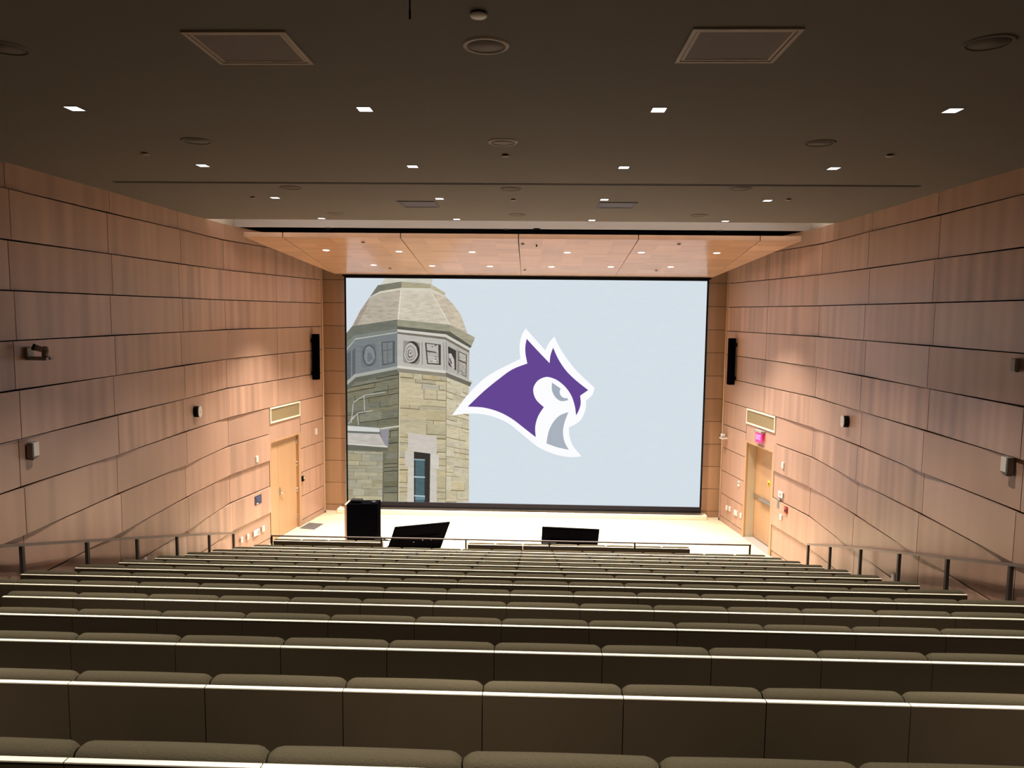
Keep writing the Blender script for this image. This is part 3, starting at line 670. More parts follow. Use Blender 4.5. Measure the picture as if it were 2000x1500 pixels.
# window
flat(b, [(797, 845), (853, 852), (853, 889), (797, 880)], (202, 194, 184), 7, 0.12)
flat(b, [(791, 881), (809, 883), (809, 912), (791, 910)], (200, 193, 182), 7, 0.12); flat(b, [(797, 911), (809, 913), (809, 981), (795, 981)], (205, 198, 186), 7, 0.12)
flat(b, [(840, 885), (857, 888), (857, 916), (840, 914)], (208, 202, 192), 7, 0.12); flat(b, [(840, 915), (853, 917), (853, 981), (840, 981)], (204, 198, 188), 7, 0.12)
flat(b, [(808.5, 882), (840.5, 886), (839, 981), (808.5, 981)], (56, 52, 48), 8, 0.1)
flat(b, [(811, 897), (829.5, 898), (829, 981), (811, 981)], (78, 102, 108), 9, 0.2)
for y in (896, 930, 967): flat(b, [(809, y), (830, y+1), (830, y+3.4), (809, y+2.4)], (184, 202, 208) if y > 900 else (150, 168, 172), 9.5, 0.1)
flat(b, [(811, 968), (830, 969), (830, 976), (811, 976)], (110, 140, 150), 9.3, 0.3)
b.build('tower_picture', parent=scr, fix=False)

# ------------------------------------------------------------------ seats
def cushion(prof, hx, rad, n=9, bulge=0.0):
    """closed profile (y, z) swept along x, its ends drawn in to a rounded edge."""
    b = MB(); cyv = sum(p[0] for p in prof)/len(prof); czv = sum(p[1] for p in prof)/len(prof); rings = []
    xs = []
    for i in range(5): a = PI/2*i/4; xs.append((-hx + rad*(1-math.cos(a)) if False else -hx + rad*(1-math.sin(PI/2-a) if False else (1-math.cos(a))), a))
    st = [(-hx + rad*(1-math.cos(PI/2*(1-i/4)))*0 + rad*(i/4)**2, 1 - (1-(i/4)**2)**2*0.55) for i in range(5)]
    full = st + [(-hx+rad + (2*hx-2*rad)*i/6, 1.0) for i in range(1, 6)] + [(-x, s) for x, s in st[::-1]]
    for x, s_ in full:
        k = 1 - (x/hx)**2; ring_ = []
        for y, z in prof:
            d = (1-s_)*rad
            yy, zz = y - cyv, z - czv; ln = math.hypot(yy, zz) or 1
            ring_.append(b.bm.verts.new((x, y - yy/ln*d, z - zz/ln*d + bulge*k*(1 if z > czv else 0))))
        rings.append(ring_)
    m = len(prof)
    for r0, r1 in zip(rings, rings[1:]):
        for i in range(m):
            f = b.face([r0[i], r0[(i+1) % m], r1[(i+1) % m], r1[i]], M['fabric']); f.smooth = True
    b.face(rings[0][::-1], M['fabric']); b.face(rings[-1], M['fabric'])
    return b
HX = SEAT/2 - 0.0018
bprof = [(0.032, -0.36), (0.031, -0.10), (0.029, -0.028), (0.030, -0.012), (0.036, 0.003), (0.047, 0.014), (0.061, 0.019), (0.076, 0.018), (0.091, 0.010), (0.102, -0.004), (0.108, -0.025), (0.112, -0.12), (0.115, -0.36)]
sprof = [(0.09, -0.44), (0.085, -0.40), (0.10, -0.365), (0.16, -0.355), (0.40, -0.35), (0.48, -0.36), (0.505, -0.385), (0.50, -0.42), (0.46, -0.44)]
def make_seat(label, group):
    t = thing('auditorium_seat', label, 'seat', (0, 0, 0), 0, group)
    b = MB(); b.box(-HX, HX, 0.0, 0.020, -0.52, -0.0045, M['shaded_back_wood']); b.build('back_panel', parent=t)
    b = MB(); b.box(-HX, HX, -0.001, 0.0205, -0.0044, 0.0, M['maple_edge']); o = b.build('top_edge', parent=t); o['label'] = 'pale maple top edge'
    cushion(bprof, HX-0.0005, 0.036, bulge=0.003).build('back_cushion', parent=t)
    cushion(sprof, HX-0.004, 0.030).build('seat_cushion', parent=t)
    b = MB(); b.box(-0.05, 0.05, 0.20, 0.34, -TREAD, -0.44, M['black_plastic'], bev=0.01); b.build('pedestal', parent=t)
    return t
seat0 = None
ROWNAME = ['nearest', 'second', 'third', 'fourth', 'fifth', 'sixth', 'seventh', 'eighth', 'ninth', 'tenth', 'eleventh', 'twelfth', 'thirteenth', 'fourteenth']
def put_seat(loc, label, group):
    global seat0
    if seat0 is None: seat0 = make_seat(label, group); seat0.location = loc
    else: dup(seat0, loc, label, group)
for k in range(1, 15):
    y, z = row_pos(k); vis = []
    for s in range(NSEAT):
        xa = XE0 + s*SEAT; pa = to_px(Vector((xa, y, z))); pb = to_px(Vector((xa+SEAT, y, z)))
        if pb[0] > 4 and pa[0] < 1996: vis.append(s)
    n = len(vis)
    for q, s in enumerate(vis):
        where = ('leftmost' if q == 0 else 'rightmost' if q == n-1 else f'{ORD[q]} from left')
        rn = f'the row nearest the camera' if k == 1 else f'the {ROWNAME[k-1]} row from camera'
        put_seat((XE0 + (s+0.5)*SEAT, y, z), f'olive seat with pale top edge, {where} in {rn}', f'seats in the {ROWNAME[k-1]} row')
# two short front benches on the stage floor
BY, BZ = 14.6, 0.757
for nm, xs, xe, n, lab in (('bench left', -5.28, -3.04, 4, 'short left bank of front seats below the guardrail by the lectern'), ('bench right', -1.31, 3.161, 8, 'long bank of front seats below the guardrail')):
    for q in range(n):
        where = 'leftmost' if q == 0 else 'rightmost' if q == n-1 else f'{ORD[q]} from left'
        put_seat((xs + (q+0.5)*(xe-xs)/n, BY, BZ), f'olive seat, {where} of the {"short front bank beside the lectern" if n == 4 else "long front bank beyond the guardrail"}', nm.replace('bench left', 'front seats by the lectern').replace('bench right', 'front seats at the centre'))

# ------------------------------------------------------------------ handrails along the aisles
def handrail(side, xr, p_end, p_far, posts, corner, label):
    ft = lambda px, py: at_plane(px, py, Vector((xr, 0, 0)), Vector((1, 0, 0)))
    a, e, c = ft(*p_far), ft(*p_end), ft(*corner)
    slope = (c.z-a.z)/(c.y-a.y); y_start = 1.0
    s0 = Vector((xr, y_start, a.z + slope*(y_start-a.y))); 
    t = thing('aisle_handrail', label, 'handrail', (0, 0, 0))
    b = MB(); b.bar(s0, c, 0.05, 0.035, M['rail']); b.bar(c, e, 0.05, 0.035, M['rail']); b.build('top_rail', parent=t)
    ys = [ft(px, 1060).y for px in posts] + [e.y]
    sp_ = ys[1]-ys[0] if len(ys) > 2 else 1.3
    for yy in ys:
        zt = s0.z + slope*(yy-y_start) if yy < c.y else c.z + (e.z-c.z)*(yy-c.y)/(e.y-c.y)
        k = max(1, min(14, int((yy - D1 + 0.09)//DD) + 1)); fl = max(row_pos(k)[1]-TREAD, 0.02) if yy < 14.22 else 0.0
        b = MB(); b.box(xr-0.022, xr+0.022, yy-0.022, yy+0.022, fl, zt-0.017, M['post']); b.build('post', parent=t)
handrail(-1, XL+0.16, (456, 1041), (42, 1064), (42, 170, 268, 346, 409), (346, 1046), 'bronze metal handrail on square posts along the left aisle wall')
handrail(1, XR-0.16, (1579, 1063), (1978, 1103), (1978, 1853, 1758, 1682, 1622), (1682, 1071), 'bronze metal handrail on square posts along the right aisle wall')

# guardrail in front of the front row platform
RY = 14.17
gr = thing('guardrail', 'thin steel guardrail across the room between the rows and the front seats', 'railing', (0, 0, 0))
A_, B_ = at_y(529, 1047, RY), at_y(1467, 1064, RY); zr = (A_.z+B_.z)/2
b = MB(); b.bar((A_.x, RY, zr), (B_.x, RY, zr), 0.035, 0.022, M['rail']); b.build('top_rail', parent=gr)
fl14 = row_pos(14)[1]-TREAD
for px in (529, 745, 910, 1073, 1240, 1467):
    x = at_y(px, 1055, RY).x + (0.018 if px == 529 else -0.018 if px == 1467 else 0)
    b = MB(); b.box(x-0.016, x+0.016, RY-0.016, RY+0.016, fl14 if fl14 > 0.02 else 0.02, zr-0.011, M['post'])
    if px in (745, 1073): b.box(x-0.13, x+0.13, RY-0.018, RY+0.018, zr-0.055, zr-0.035, M['post'])
    b.build('post', parent=gr)

# ------------------------------------------------------------------ lectern and floor monitors
LY = 16.4
p0, p1 = at_y(677, 975, LY), at_y(737, 977, LY)
lec = thing('lectern', 'tall black lectern with a pale wooden side at the left of the stage', 'lectern', ((p0.x+p1.x)/2, LY, 0)); hw = (p1.x-p0.x)/2; H = 1.075
b = MB(); b.prism([(-hw, 0.05), (hw, 0.05), (hw, H+0.01), (-hw, H-0.015)], 0.0, 0.36, M['black_matt']); b.box(-hw+0.03, hw-0.03, 0.04, 0.32, 0.0, 0.05, M['black_matt']); b.build('cabinet', parent=lec)
b = MB(); b.box(-hw-0.05, -hw-0.004, -0.01, 0.37, 0.0, H-0.02, M['veneer'], tone=(0.9, 0.2, 0, 1)); b.build('wooden_side', parent=lec)
b = MB(); b.box(-hw+0.01, hw-0.01, -0.008, 0.0, 0.07, H-0.06, M['black_matt']); b.build('front_panel', parent=lec)
ZT = H
mo = thing('desk_screen', 'low black control screen lying on top of the lectern', 'screen', ((p0.x+p1.x)/2-hw*0.43, LY+0.06, ZT+0.012))
b = MB(); b.box(-0.125, 0.125, 0, 0.16, 0.012, 0.062, M['black_plastic'], bev=0.006); b.build('display', parent=mo)
b = MB(); b.box(-0.10, 0.10, 0.02, 0.14, 0.0, 0.013, M['black_plastic']); b.build('base', parent=mo)
mi = thing('microphone_base', 'small black rounded microphone base on top of the lectern', 'microphone', ((p0.x+p1.x)/2+hw*0.68, LY+0.12, ZT+0.012))
b = MB(); b.lathe([(0, 0), (0.07, 0), (0.072, 0.012), (0.05, 0.035), (0.02, 0.045), (0, 0.046)], m=M['black_plastic']); b.build('body', parent=mi)
b = MB(); b.cyl((0, 0, 0.045), (0, 0, 0.05), 0.012, m=M['black_matt']); b.build('button', parent=mi)

def floor_monitor(loc, rot, label, tilt_, wd, roll=0.0, ratio=0.655):
    t = thing('floor_monitor', label, 'monitor', loc, rot, 'floor monitors facing the stage')
    H_ = wd*ratio; hw = wd/2; ca, sa = math.cos(tilt_), math.sin(tilt_)
    R = Matrix.Rotation(roll, 4, 'Y') @ Matrix.Rotation(-tilt_*-1, 4, 'X')
    def emit(b, nm, par):
        for v in b.bm.verts: v.co = R @ v.co + Vector((0, 0, 0.03))
        return b.build(nm, parent=par)
    b = MB(); b.box(-hw, hw, 0.0, 0.035, 0, H_, M['black_matt'], bev=0.004); cas = emit(b, 'casing', t)
    b = MB(); b.box(-hw+0.02, hw-0.02, -0.012, 0.0, 0.03, H_-0.03, M['black_matt']); b.box(-hw*0.7, hw*0.7, -0.05, -0.012, 0.08, H_*0.62, M['black_matt'], bev=0.012); emit(b, 'rear_cover', t)
    b = MB(); b.box(-hw+0.01, hw-0.01, 0.035, 0.037, 0.01, H_-0.01, M['black_plastic']); emit(b, 'display', t)
    for xx, zz in ((-hw*0.2, 0.36), (hw*0.12, 0.40), (hw*0.45, 0.38)):
        b = MB(); b.box(xx-0.014, xx+0.014, -0.055, -0.050, H_*zz+0.05, H_*zz+0.062, M['led']); emit(b, 'screw', t)
    b = MB(); b.box(-hw*0.6, hw*0.6, -0.10, 0.30, 0.0, 0.05, M['black_matt'], bev=0.01)
    for xx in (-hw*0.45, hw*0.45): b.bar((xx, 0.10, 0.04), (xx, 0.12, 0.22), 0.06, 0.05, M['black_matt'], (0, 1, 0))
    b.build('stand', parent=t)
    return t
q = at_y(1112, 1034, 16.0)
floor_monitor((q.x+0.005, 16.25, -0.0), 0.0, 'black floor monitor seen from behind, square to the rows near the middle', math.radians(28), 1.25, math.radians(1.6))
q = at_y(816, 1028, 16.1)
floor_monitor((q.x-0.115, 16.35, 0), math.radians(33), 'black floor monitor seen from behind, turned askew beside the lectern', math.radians(30), 1.33, math.radians(3.0), 0.60)
b = MB(); c0 = at_y(748, 1058, 15.9)
pts = [(c0.x-0.18, 15.9, 0.52), (c0.x-0.08, 15.88, 0.50), (c0.x+0.02, 15.88, 0.44), (c0.x+0.09, 15.9, 0.40), (c0.x+0.16, 15.95, 0.38), (c0.x+0.12, 15.95, 0.26), (c0.x+0.0, 15.92, 0.14), (c0.x-0.1, 15.9, 0.02), (c0.x-0.3, 15.92, 0.012)]
b.tube(pts, 0.012, m=M['black_matt']); tag(b.build('monitor_cable'), 'black cable looping down beside the askew floor monitor', 'cable')

# ------------------------------------------------------------------ ceiling fittings
def ceiling_speaker(label, px, py, r, faint):
    p = at_z(px, py, HC); t = thing('ceiling_speaker', label, 'speaker', p, 0, 'round ceiling speakers')
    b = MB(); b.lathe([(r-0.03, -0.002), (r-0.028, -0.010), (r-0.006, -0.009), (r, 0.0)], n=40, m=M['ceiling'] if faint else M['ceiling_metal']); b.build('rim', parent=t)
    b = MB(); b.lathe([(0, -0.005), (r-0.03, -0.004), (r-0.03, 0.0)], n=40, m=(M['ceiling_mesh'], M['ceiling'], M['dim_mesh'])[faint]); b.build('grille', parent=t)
for lab, px, py, r, fa in (
    ('large round speaker in the ceiling between the two big vents', 949, 88.5, 0.155, 0), ('large round speaker cut by the left edge, in the ceiling', 10, 93, 0.155, 2), ('large round speaker in the ceiling near the upper right corner', 1932, 83, 0.155, 2),
    ('round ceiling speaker with a pale rim in the middle, behind a small smoke detector', 982, 277, 0.155, 0), ('faint round ceiling speaker on the left between two rows of downlights', 384, 275, 0.155, 1), ('faint round ceiling speaker on the right between two rows of downlights', 1602, 279, 0.155, 1),
    ('faint round middle ceiling speaker just past the black ceiling slot', 998, 368.5, 0.155, 1), ('faint round left ceiling speaker just past the black ceiling slot', 568, 366, 0.155, 1), ('faint round right ceiling speaker just past the black ceiling slot', 1447, 368, 0.155, 1),
    ('faint round ceiling speaker in the middle near the ceiling trough', 1010, 419, 0.155, 1), ('faint round ceiling speaker on the left near the ceiling trough', 656, 417, 0.155, 1), ('faint round ceiling speaker on the right near the ceiling trough', 1366, 420, 0.155, 1)):
    ceiling_speaker(lab, px, py, r, fa)
def ceiling_vent(label, c4, far):
    pts = [at_z(x, y, HC) for x, y in c4]; x0 = (pts[0].x+pts[3].x)/2; x1 = (pts[1].x+pts[2].x)/2; y0 = (pts[2].y+pts[3].y)/2; y1 = (pts[0].y+pts[1].y)/2
    if y0 > y1: y0, y1 = y1, y0
    cx, cy_ = (x0+x1)/2, (y0+y1)/2; hx, hy = (x1-x0)/2, (y1-y0)/2
    t = thing('ceiling_vent', label, 'vent', (cx, cy_, HC), 0, 'square ceiling vents')
    m1, m2 = (M['ceiling_metal'], M['ceiling_mesh']) if not far else (M['far_vent'], M['far_vent'])
    def frame(b, h0x, h0y, w_, z, m): 
        b.box(-h0x, h0x, -h0y, -h0y+w_, z, 0, m); b.box(-h0x, h0x, h0y-w_, h0y, z, 0, m); b.box(-h0x, -h0x+w_, -h0y+w_, h0y-w_, z, 0, m); b.box(h0x-w_, h0x, -h0y+w_, h0y-w_, z, 0, m)
    b = MB(); frame(b, hx, hy, 0.028, -0.012, m1); b.build('outer_frame', parent=t)
    b = MB(); frame(b, hx-0.034, hy-0.034, 0.022, -0.008, m1); b.build('inner_frame', parent=t)
    b = MB(); b.box(-hx+0.056, hx-0.056, -hy+0.056, hy-0.056, -0.005, 0, m2); b.build('mesh_panel', parent=t)
    b = MB(); b.box(-hx+0.02, hx-0.02, -hy+0.02, hy-0.02, -0.002, 0, M['reveal']); b.build('dark_gap', parent=t)
ceiling_vent('large square vent in the ceiling at upper left', ((351, 60), (556, 59), (613, 122), (433, 124)), 0)
ceiling_vent('large square vent in the ceiling at upper right', ((1355, 54), (1569, 53), (1514, 119), (1316, 121)), 0)
ceiling_vent('small grey far vent under a downlight on the left of the ceiling', ((774, 392), (846, 393), (861, 404), (790, 404)), 1)
ceiling_vent('small grey far vent under a downlight on the right of the ceiling', ((1177, 395), (1245, 395), (1238, 405.5), (1162, 405.5)), 1)
# long black slot across the ceiling
a, c = at_z(228, 357, HC), at_z(1802, 361.5, HC); yy = (a.y+c.y)/2
t = thing('ceiling_slot', 'long thin black slot running across the ceiling', 'slot', ((a.x+c.x)/2, yy, HC)); hx = (c.x-a.x)/2
b = MB(); b.box(-hx, hx, -0.045, 0.045, -0.003, 0.0, M['black']); b.build('opening', parent=t)
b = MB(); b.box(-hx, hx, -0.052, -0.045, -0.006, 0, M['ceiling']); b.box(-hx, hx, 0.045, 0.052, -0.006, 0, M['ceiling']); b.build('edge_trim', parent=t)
p = at_z(934.5, 25, HC); t = thing('smoke_detector', 'pale round smoke detector at the top of the ceiling, in front of the big speaker', 'smoke detector', p)
b = MB(); b.lathe([(0.048, 0), (0.05, -0.010)], m=M['black_plastic']); b.build('base', parent=t)
b = MB(); b.lathe([(0.048, -0.009), (0.052, -0.016), (0.045, -0.024), (0, -0.026)], m=M['white_metal']); b.build('cover', parent=t)
sp0 = None
for px, py, lab in ((987, 302, 'small round ceiling sprinkler cap behind the middle pale rimmed speaker'), (283, 298.5, 'small ceiling sprinkler cap at left near the wall'), (1738, 302, 'small ceiling sprinkler cap at right near the wall'), (1002.5, 389, 'small ceiling sprinkler cap in the middle between the far grey vents'), (494, 384.5, 'small ceiling sprinkler cap at left in the far ceiling'), (1540, 388.5, 'small ceiling sprinkler cap at right in the far ceiling')):
    p = at_z(px, py, HC)
    if sp0 is None:
        sp0 = thing('sprinkler_cap', lab, 'sprinkler', p, 0, 'ceiling sprinkler caps')
        b = MB(); b.lathe([(0.030, 0), (0.032, -0.014)], m=M['black_plastic']); b.build('neck', parent=sp0)
        b = MB(); b.lathe([(0.044, -0.013), (0.045, -0.019), (0, -0.021)], m=M['ceiling_metal']); b.build('cap', parent=sp0)
    else: dup(sp0, p, lab, 'ceiling sprinkler caps')
cs = None
for k, (px, py) in enumerate(((709, 472.5), (1021, 476), (1326, 476.5), (762, 524), (1025, 527), (1282, 528))):
    p = on_canopy(px, py); lab = f'tiny dark sprinkler head under the {"front" if k < 3 else "rear"} part of the canopy, {["left", "middle", "right"][k % 3]}'
    if cs is None:
        cs = thing('canopy_sprinkler', lab, 'sprinkler', p, 0, 'canopy sprinkler heads')
        b = MB(); b.lathe([(0.012, 0.02), (0.012, -0.012), (0, -0.012)], m=M['black_plastic']); b.build('stem', parent=cs)
        b = MB(); b.lathe([(0, -0.010), (0.042, -0.012), (0.042, -0.016), (0, -0.017)], m=M['black_plastic']); b.build('deflector', parent=cs)
    else: dup(cs, p, lab, 'canopy sprinkler heads')
# hanging microphones
for px, py0, py1, y, lab in ((800.5, 0, 37, 4.2, 'thin black microphone rod hanging from the ceiling at the top edge'), (1048, 447, 482, 15.55, 'thin black microphone rod hanging in front of the canopy middle')):
    e = at_y(px, py1, y); t = thing('hanging_microphone', lab, 'microphone', (e.x, y, HC), 0, 'hanging microphones'); L_ = HC - e.z; r_ = 0.0042 if y < 10 else 0.011
    b = MB(); b.cyl((0, 0, -0.008), (0, 0, -L_*0.72), r_, n=10, m=M['black_matt']); b.build('rod', parent=t)
    b = MB(); b.cyl((0, 0, -L_*0.70), (0, 0, -L_), r_*1.35, n=10, m=M['black_matt']); b.build('capsule', parent=t)
    b = MB(); b.lathe([(0, -0.012), (0.07, -0.010), (0.075, 0.0)], m=M['black_plastic']); b.build('ceiling_plate', parent=t)
for px, py, lab in ((989, 446, 'small dark fitting on the ceiling lip at the middle of the trough'), (1404, 449.5, 'small dark fitting on the ceiling lip at right'), (641, 444, 'small dark fitting on the ceiling lip at left')):
    p = at_y(px, py, TR1-0.03); b = MB(); b.box(-0.06, 0.06, -0.05, 0.03, -0.022, 0.0, M['ceiling_mesh'], bev=0.006)
    tag(b.build('lip_fitting', loc=(p.x, TR1-0.03, HC)), lab, 'fitting', 'fittings on the ceiling lip')

# ------------------------------------------------------------------ things on the walls
def wall_thing(side, name, px, py, label, cat, group=None, off=0.03, face=0.05):
    p = on_wall(side, px, py, face); y = p.y
    yk = YKL if side < 0 else YKR
    if y > yk: off = 0.012 if y > 16.5 else off
    p = p + wall_n(side, y)*off
    return thing(name, label, cat, p, wall_rot(side, y), group)
# column loudspeakers beside the screen
for side, px, lab in ((-1, 618, 'slim black column loudspeaker on the left wall beside the screen'), (1, 1427.5, 'slim black column loudspeaker on the right wall beside the screen')):
    p = on_wall(side, px, 697 if side < 0 else 706, 0.14); n = wall_n(side, p.y)
    t = thing('column_speaker', lab, 'loudspeaker', p, wall_rot(side, p.y), 'column loudspeakers')
    b = MB(); b.box(-0.075, 0.075, -0.20, -0.05, -0.585, 0.585, M['black_matt'], bev=0.012, seg=2); b.build('cabinet', parent=t)
    b = MB(); b.box(-0.06, 0.06, -0.206, -0.199, -0.56, 0.56, M['black_matt']); b.build('front_grille', parent=t)
    for z in (-0.42, 0.42):
        b = MB(); b.box(-0.03, 0.03, -0.055, 0.01, z-0.04, z+0.04, M['black_plastic']); b.build('bracket', parent=t)
# oval wall speakers
for side, px, py, lab in ((-1, 391, 804, 'pale oval speaker in the middle of the left wall'), (1, 1645, 823, 'pale oval speaker in the middle of the right wall')):
    t = wall_thing(side, 'oval_speaker', px, py, lab, 'speaker', 'oval wall speakers', face=0.11)
    n_ = 28; ov = [(0.075*math.copysign(abs(math.cos(2*PI*i/n_))**0.8, math.cos(2*PI*i/n_)), 0.105*math.copysign(abs(math.sin(2*PI*i/n_))**0.8, math.sin(2*PI*i/n_))) for i in range(n_)]
    b = MB(); b.prism(ov, -0.07, 0.02, M['black_plastic']); b.build('housing', parent=t)
    b = MB(); b.prism([(x*0.99, z*0.99) for x, z in ov], -0.086, -0.07, M['white_metal']); b.build('face', parent=t)
    b = MB(); b.cyl((0.0, -0.085, -0.01), (0.0, -0.0885, -0.01), 0.012, m=M['grey_plastic']); b.build('sensor', parent=t)
# box speakers
for side, px, py, s_, lab in ((-1, 67, 878, 1.0, 'small pale box speaker low on the left wall near the left edge'), (1, 1964.5, 908, 1.0, 'small pale box speaker low on the right wall near the right edge'), (1, 1977, 713, 0.8, 'small flat grey box high on the right wall near the right edge'), (-1, 503.5, 897, 0.75, 'small white box on the left wall before the unequal doors'), (1, 1527.5, 909, 0.72, 'small white box on the right wall beside the exit door')):
    t = wall_thing(side, 'box_speaker', px, py, lab, 'speaker', 'small box speakers', face=0.08); h = 0.10*s_; w_ = 0.06*s_; d = (0.075 if s_ > 0.9 else 0.04)
    bm_ = M['grey_plastic'] if (s_ != 1.0 and px > 1900) else M['white_metal']
    b = MB(); b.box(-w_, w_, -d, 0.01, -h, h, M['grey_plastic'] if s_ > 0.78 else M['white_metal'], bev=0.008); b.build('housing', parent=t)
    b = MB(); b.box(-w_*0.86, w_*0.86, -d-0.006, -d+0.001, -h*0.82, h*0.92, M['white_metal'] if px < 1900 or py > 800 else M['grey_plastic'], bev=0.003); b.build('grille', parent=t)
    if s_ == 1.0:
        b = MB(); b.box(-w_*0.6, w_*0.6, -d*0.8, 0.01, -h-0.03, -h, M['grey_plastic'], bev=0.004); b.build('bracket', parent=t)
# conference camera with two arms on the left wall
t = wall_thing(-1, 'wall_camera', 60, 692, 'grey camera on a wall bracket high on the left wall', 'camera', face=0.05)
b = MB(); b.box(-0.06, 0.07, -0.02, 0.02, -0.06, 0.09, M['grey_plastic'], bev=0.006); b.build('wall_plate', parent=t)
b = MB(); b.prism([(-0.07, -0.07), (0.07, -0.07), (0.07, -0.045), (0.04, -0.03), (-0.04, -0.03), (-0.07, -0.045)], -0.26, -0.0, M['grey_plastic']); b.build('shelf', parent=t)
b = MB(); b.cyl((0, -0.21, -0.03), (0, -0.21, 0.06), 0.042, 0.040, m=M['grey_plastic']); b.lathe([(0.040, 0.06), (0.036, 0.085), (0.02, 0.105), (0, 0.108)], m=M['grey_plastic'], c=(0, -0.21, 0)); b.build('turret', parent=t)
b = MB(); b.cyl((0, -0.20, 0.055), (-0.08, -0.12, 0.095), 0.032, 0.040, m=M['grey_plastic']); b.cyl((-0.08, -0.12, 0.095), (-0.090, -0.110, 0.100), 0.043, m=M['black_plastic']); b.build('lens_barrel', parent=t)
b = MB(); b.cyl((0.0, -0.262, -0.05), (0.0, -0.255, -0.05), 0.018, m=M['black_plastic']); b.build('sensor', parent=t)
# white camera near the screen on the right wall
t = wall_thing(1, 'presentation_camera', 1412, 853, 'white camera with a dark lens on the right wall beside the screen', 'camera', face=0.10)
b = MB(); b.box(-0.07, 0.09, -0.16, 0.02, -0.055, -0.015, M['white_plastic'], bev=0.01); b.build('shelf', parent=t)
b = MB(); b.box(-0.06, 0.06, -0.15, -0.04, -0.005, 0.075, M['white_plastic'], bev=0.025, seg=3); b.build('head', parent=t)
b = MB(); b.cyl((-0.02, -0.15, 0.035), (-0.02, -0.165, 0.035), 0.018, m=M['black_plastic']); b.build('lens', parent=t)
b = MB(); b.box(-0.02, 0.02, -0.11, -0.06, -0.02, 0.0, M['grey_plastic']); b.build('neck', parent=t)
# plates, plaques and switches
def plate(side, name, px, py, w_, h, label, cat, mats=('white_plastic',), marks=(), group=None, d=0.012):
    t = wall_thing(side, name, px, py, label, cat, group)
    b = MB(); b.box(-w_/2, w_/2, -d, 0.012, -h/2, h/2, M[mats[0]], bev=0.003); b.build('plate', parent=t)
    for nm, x0, x1, z0, z1, mk in marks:
        b = MB(); b.box(x0, x1, -d-0.004, -d+0.001, z0, z1, M[mk]); b.build(nm, parent=t)
sock = (('outlet', -0.018, 0.018, 0.012, 0.040, 'white_metal'), ('outlet', -0.018, 0.018, -0.040, -0.012, 'white_metal'))
plate(-1, 'socket_plate', 473.5, 1054.5, 0.075, 0.12, 'white socket plate low on the left wall, nearest the aisle handrail', 'socket', marks=sock, group='low wall plates')
plate(-1, 'socket_plate', 486, 1048.5, 0.075, 0.12, 'white socket plate low on the left wall, second from the aisle handrail', 'socket', marks=sock, group='low wall plates')
plate(-1, 'connector_plate', 502.5, 1040.5, 0.24, 0.13, 'wide white connector plate low on the left wall with dark jacks', 'wall plate', marks=(('jack', 0.03, 0.10, 0.012, 0.03, 'ink'), ('jack', 0.03, 0.10, -0.03, -0.012, 'ink'), ('jack', -0.09, -0.03, -0.02, 0.01, 'white_metal')))
plate(-1, 'blank_plate', 515.5, 1033, 0.11, 0.13, 'white square plate low on the left wall next to the unequal doors', 'wall plate', marks=(('insert', -0.03, 0.03, -0.04, 0.04, 'white_metal'),))
plate(-1, 'information_plaque', 504, 976, 0.27, 0.20, 'navy blue plaque on the left wall before the unequal doors', 'plaque', mats=('navy',), marks=(('text_line', -0.09, 0.10, 0.055, 0.07, 'navy_text'), ('text_line', -0.06, 0.09, 0.015, 0.03, 'navy_text'), ('text_line', -0.06, 0.09, -0.025, -0.01, 'navy_text'), ('white_mark', -0.08, -0.01, -0.09, -0.065, 'white_plastic')), d=0.03)
plate(-1, 'wall_switch', 620, 843, 0.10, 0.16, 'white rectangular plate on the left wall between the doors and the screen', 'switch', marks=(('rocker', -0.025, 0.025, -0.05, 0.05, 'white_metal'),))
plate(-1, 'door_reader', 593.5, 935, 0.075, 0.13, 'black card reader on the left wall right of the unequal doors', 'card reader', mats=('black_plastic',), marks=(('white_light', 0.0, 0.03, 0.0, 0.045, 'white_plastic'),), d=0.035)
plate(-1, 'wall_switch', 286, 1095, 0.075, 0.12, 'small white plate on the left aisle wall under the handrail', 'switch', marks=(('rocker', -0.018, 0.018, -0.035, 0.035, 'white_metal'),))
plate(1, 'touch_control', 1440, 945, 0.09, 0.13, 'white plate with a black dot on the right wall between screen and exit door', 'control panel', marks=(('black_dot', -0.02, 0.018, 0.0, 0.036, 'black_plastic'),))
for i, px, py, ww, lab in ((0, 1416.5, 992, 0.075, 'white socket plate low on the right wall, closest to the screen'), (1, 1422.5, 994, 0.075, 'white socket plate low on the right wall, second from the screen'), (2, 1434, 1002, 0.17, 'wide white socket plate low on the right wall beside the exit door'), (3, 1444, 1007, 0.09, 'white socket plate low on the right wall, next to the exit door frame')):
    plate(1, 'socket_plate', px, py, ww, 0.12 if i != 2 else 0.13, lab, 'socket', marks=sock, group='low wall plates on the right')
plate(1, 'small_wall_sign', 1523, 966, 0.20, 0.13, 'white printed notice on the right wall beside the exit door', 'sign', marks=(('text_line', -0.07, 0.07, 0.025, 0.032, 'ink'), ('text_line', -0.07, 0.06, 0.0, 0.007, 'ink'), ('text_line', -0.07, 0.04, -0.025, -0.018, 'ink')))
plate(1, 'grey_reader', 1519.8, 984, 0.11, 0.22, 'tall grey panel on the right wall beside the push bar door', 'control panel', mats=('grey_plastic',), marks=(('face', -0.045, 0.045, -0.095, 0.095, 'ink'),), d=0.02)
plate(1, 'light_switch', 1526.5, 991, 0.07, 0.15, 'beige light switch on the right wall between grey panel and red alarm', 'switch', mats=('maple_edge',), marks=(('rocker', -0.015, 0.015, -0.04, 0.04, 'white_metal'),))
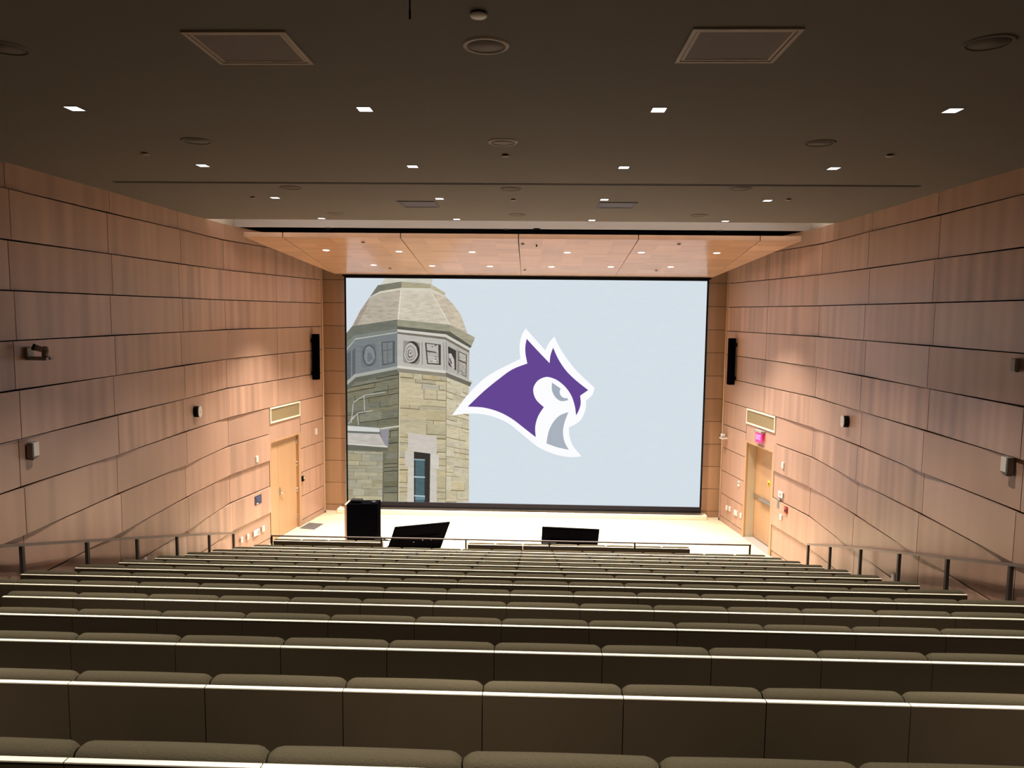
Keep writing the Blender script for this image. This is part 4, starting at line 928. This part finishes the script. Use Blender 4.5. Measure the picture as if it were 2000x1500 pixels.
plate(1, 'fire_alarm_pull', 1536, 996, 0.10, 0.145, 'red fire alarm pull station on the right wall', 'fire alarm', mats=('red',), marks=(('pull_handle', -0.035, 0.035, -0.03, 0.0, 'black_plastic'), ('white_text', -0.03, 0.03, 0.03, 0.045, 'ink')), d=0.05)
plate(1, 'thermostat', 1526, 1010, 0.085, 0.115, 'white thermostat box on the right wall below the light switch', 'thermostat', marks=(('display', -0.025, 0.025, 0.0, 0.035, 'white_metal'),), d=0.045)
plate(1, 'wall_switch', 1741.5, 1128, 0.075, 0.12, 'small white plate on the right aisle wall under the handrail', 'switch', marks=(('rocker', -0.018, 0.018, -0.035, 0.035, 'white_metal'),))
# exit sign
t = wall_thing(1, 'exit_sign', 1483.5, 853, 'glowing red EXIT sign above the door with the push bar', 'exit sign', off=0.02)
b = MB(); b.box(-0.19, 0.19, -0.10, 0.02, 0.10, 0.155, M['grey_plastic'], bev=0.008); b.build('housing', parent=t)
b = MB(); b.box(-0.165, 0.165, -0.065, -0.045, -0.135, 0.10, M['exit_glow'], bev=0.004); face = b.build('sign_face', parent=t)
tc = bpy.data.curves.new('letters', 'FONT'); tc.body = 'EXIT'; tc.size = 0.175; tc.align_x = 'CENTER'; tc.align_y = 'CENTER'; tc.extrude = 0.002
to = bpy.data.objects.new('letters_tmp', tc); C.objects.link(to); bpy.context.view_layer.update()
me = bpy.data.meshes.new_from_object(to.evaluated_get(bpy.context.evaluated_depsgraph_get())); bpy.data.objects.remove(to)
me.materials.clear(); me.materials.append(M['exit_letters'])
lo = bpy.data.objects.new('letters', me); C.objects.link(lo); lo.parent = face; lo.location = (0, -0.068, -0.017); lo.rotation_euler = (PI/2, 0, 0); lo.scale = (0.72, 1.05, 1)
# floor grate by the left doors
c4 = [at_z(x, y, 0.0) for x, y in ((601.5, 1022.5), (630, 1023.5), (615, 1033), (588, 1031.5))]
cx, cy_ = sum(p.x for p in c4)/4, sum(p.y for p in c4)/4
t = thing('floor_grate', 'dark rectangular grate in the stage floor beside the unequal doors', 'grate', (cx, cy_, 0.0), -0.18)
b = MB(); b.box(-0.20, 0.20, -0.26, 0.26, 0.0, 0.006, M['post']); b.build('frame', parent=t)
b = MB()
for i in range(11): b.box(-0.185, 0.185, -0.245 + i*0.045, -0.225 + i*0.045, 0.006, 0.010, M['ink'])
b.build('bars', parent=t)
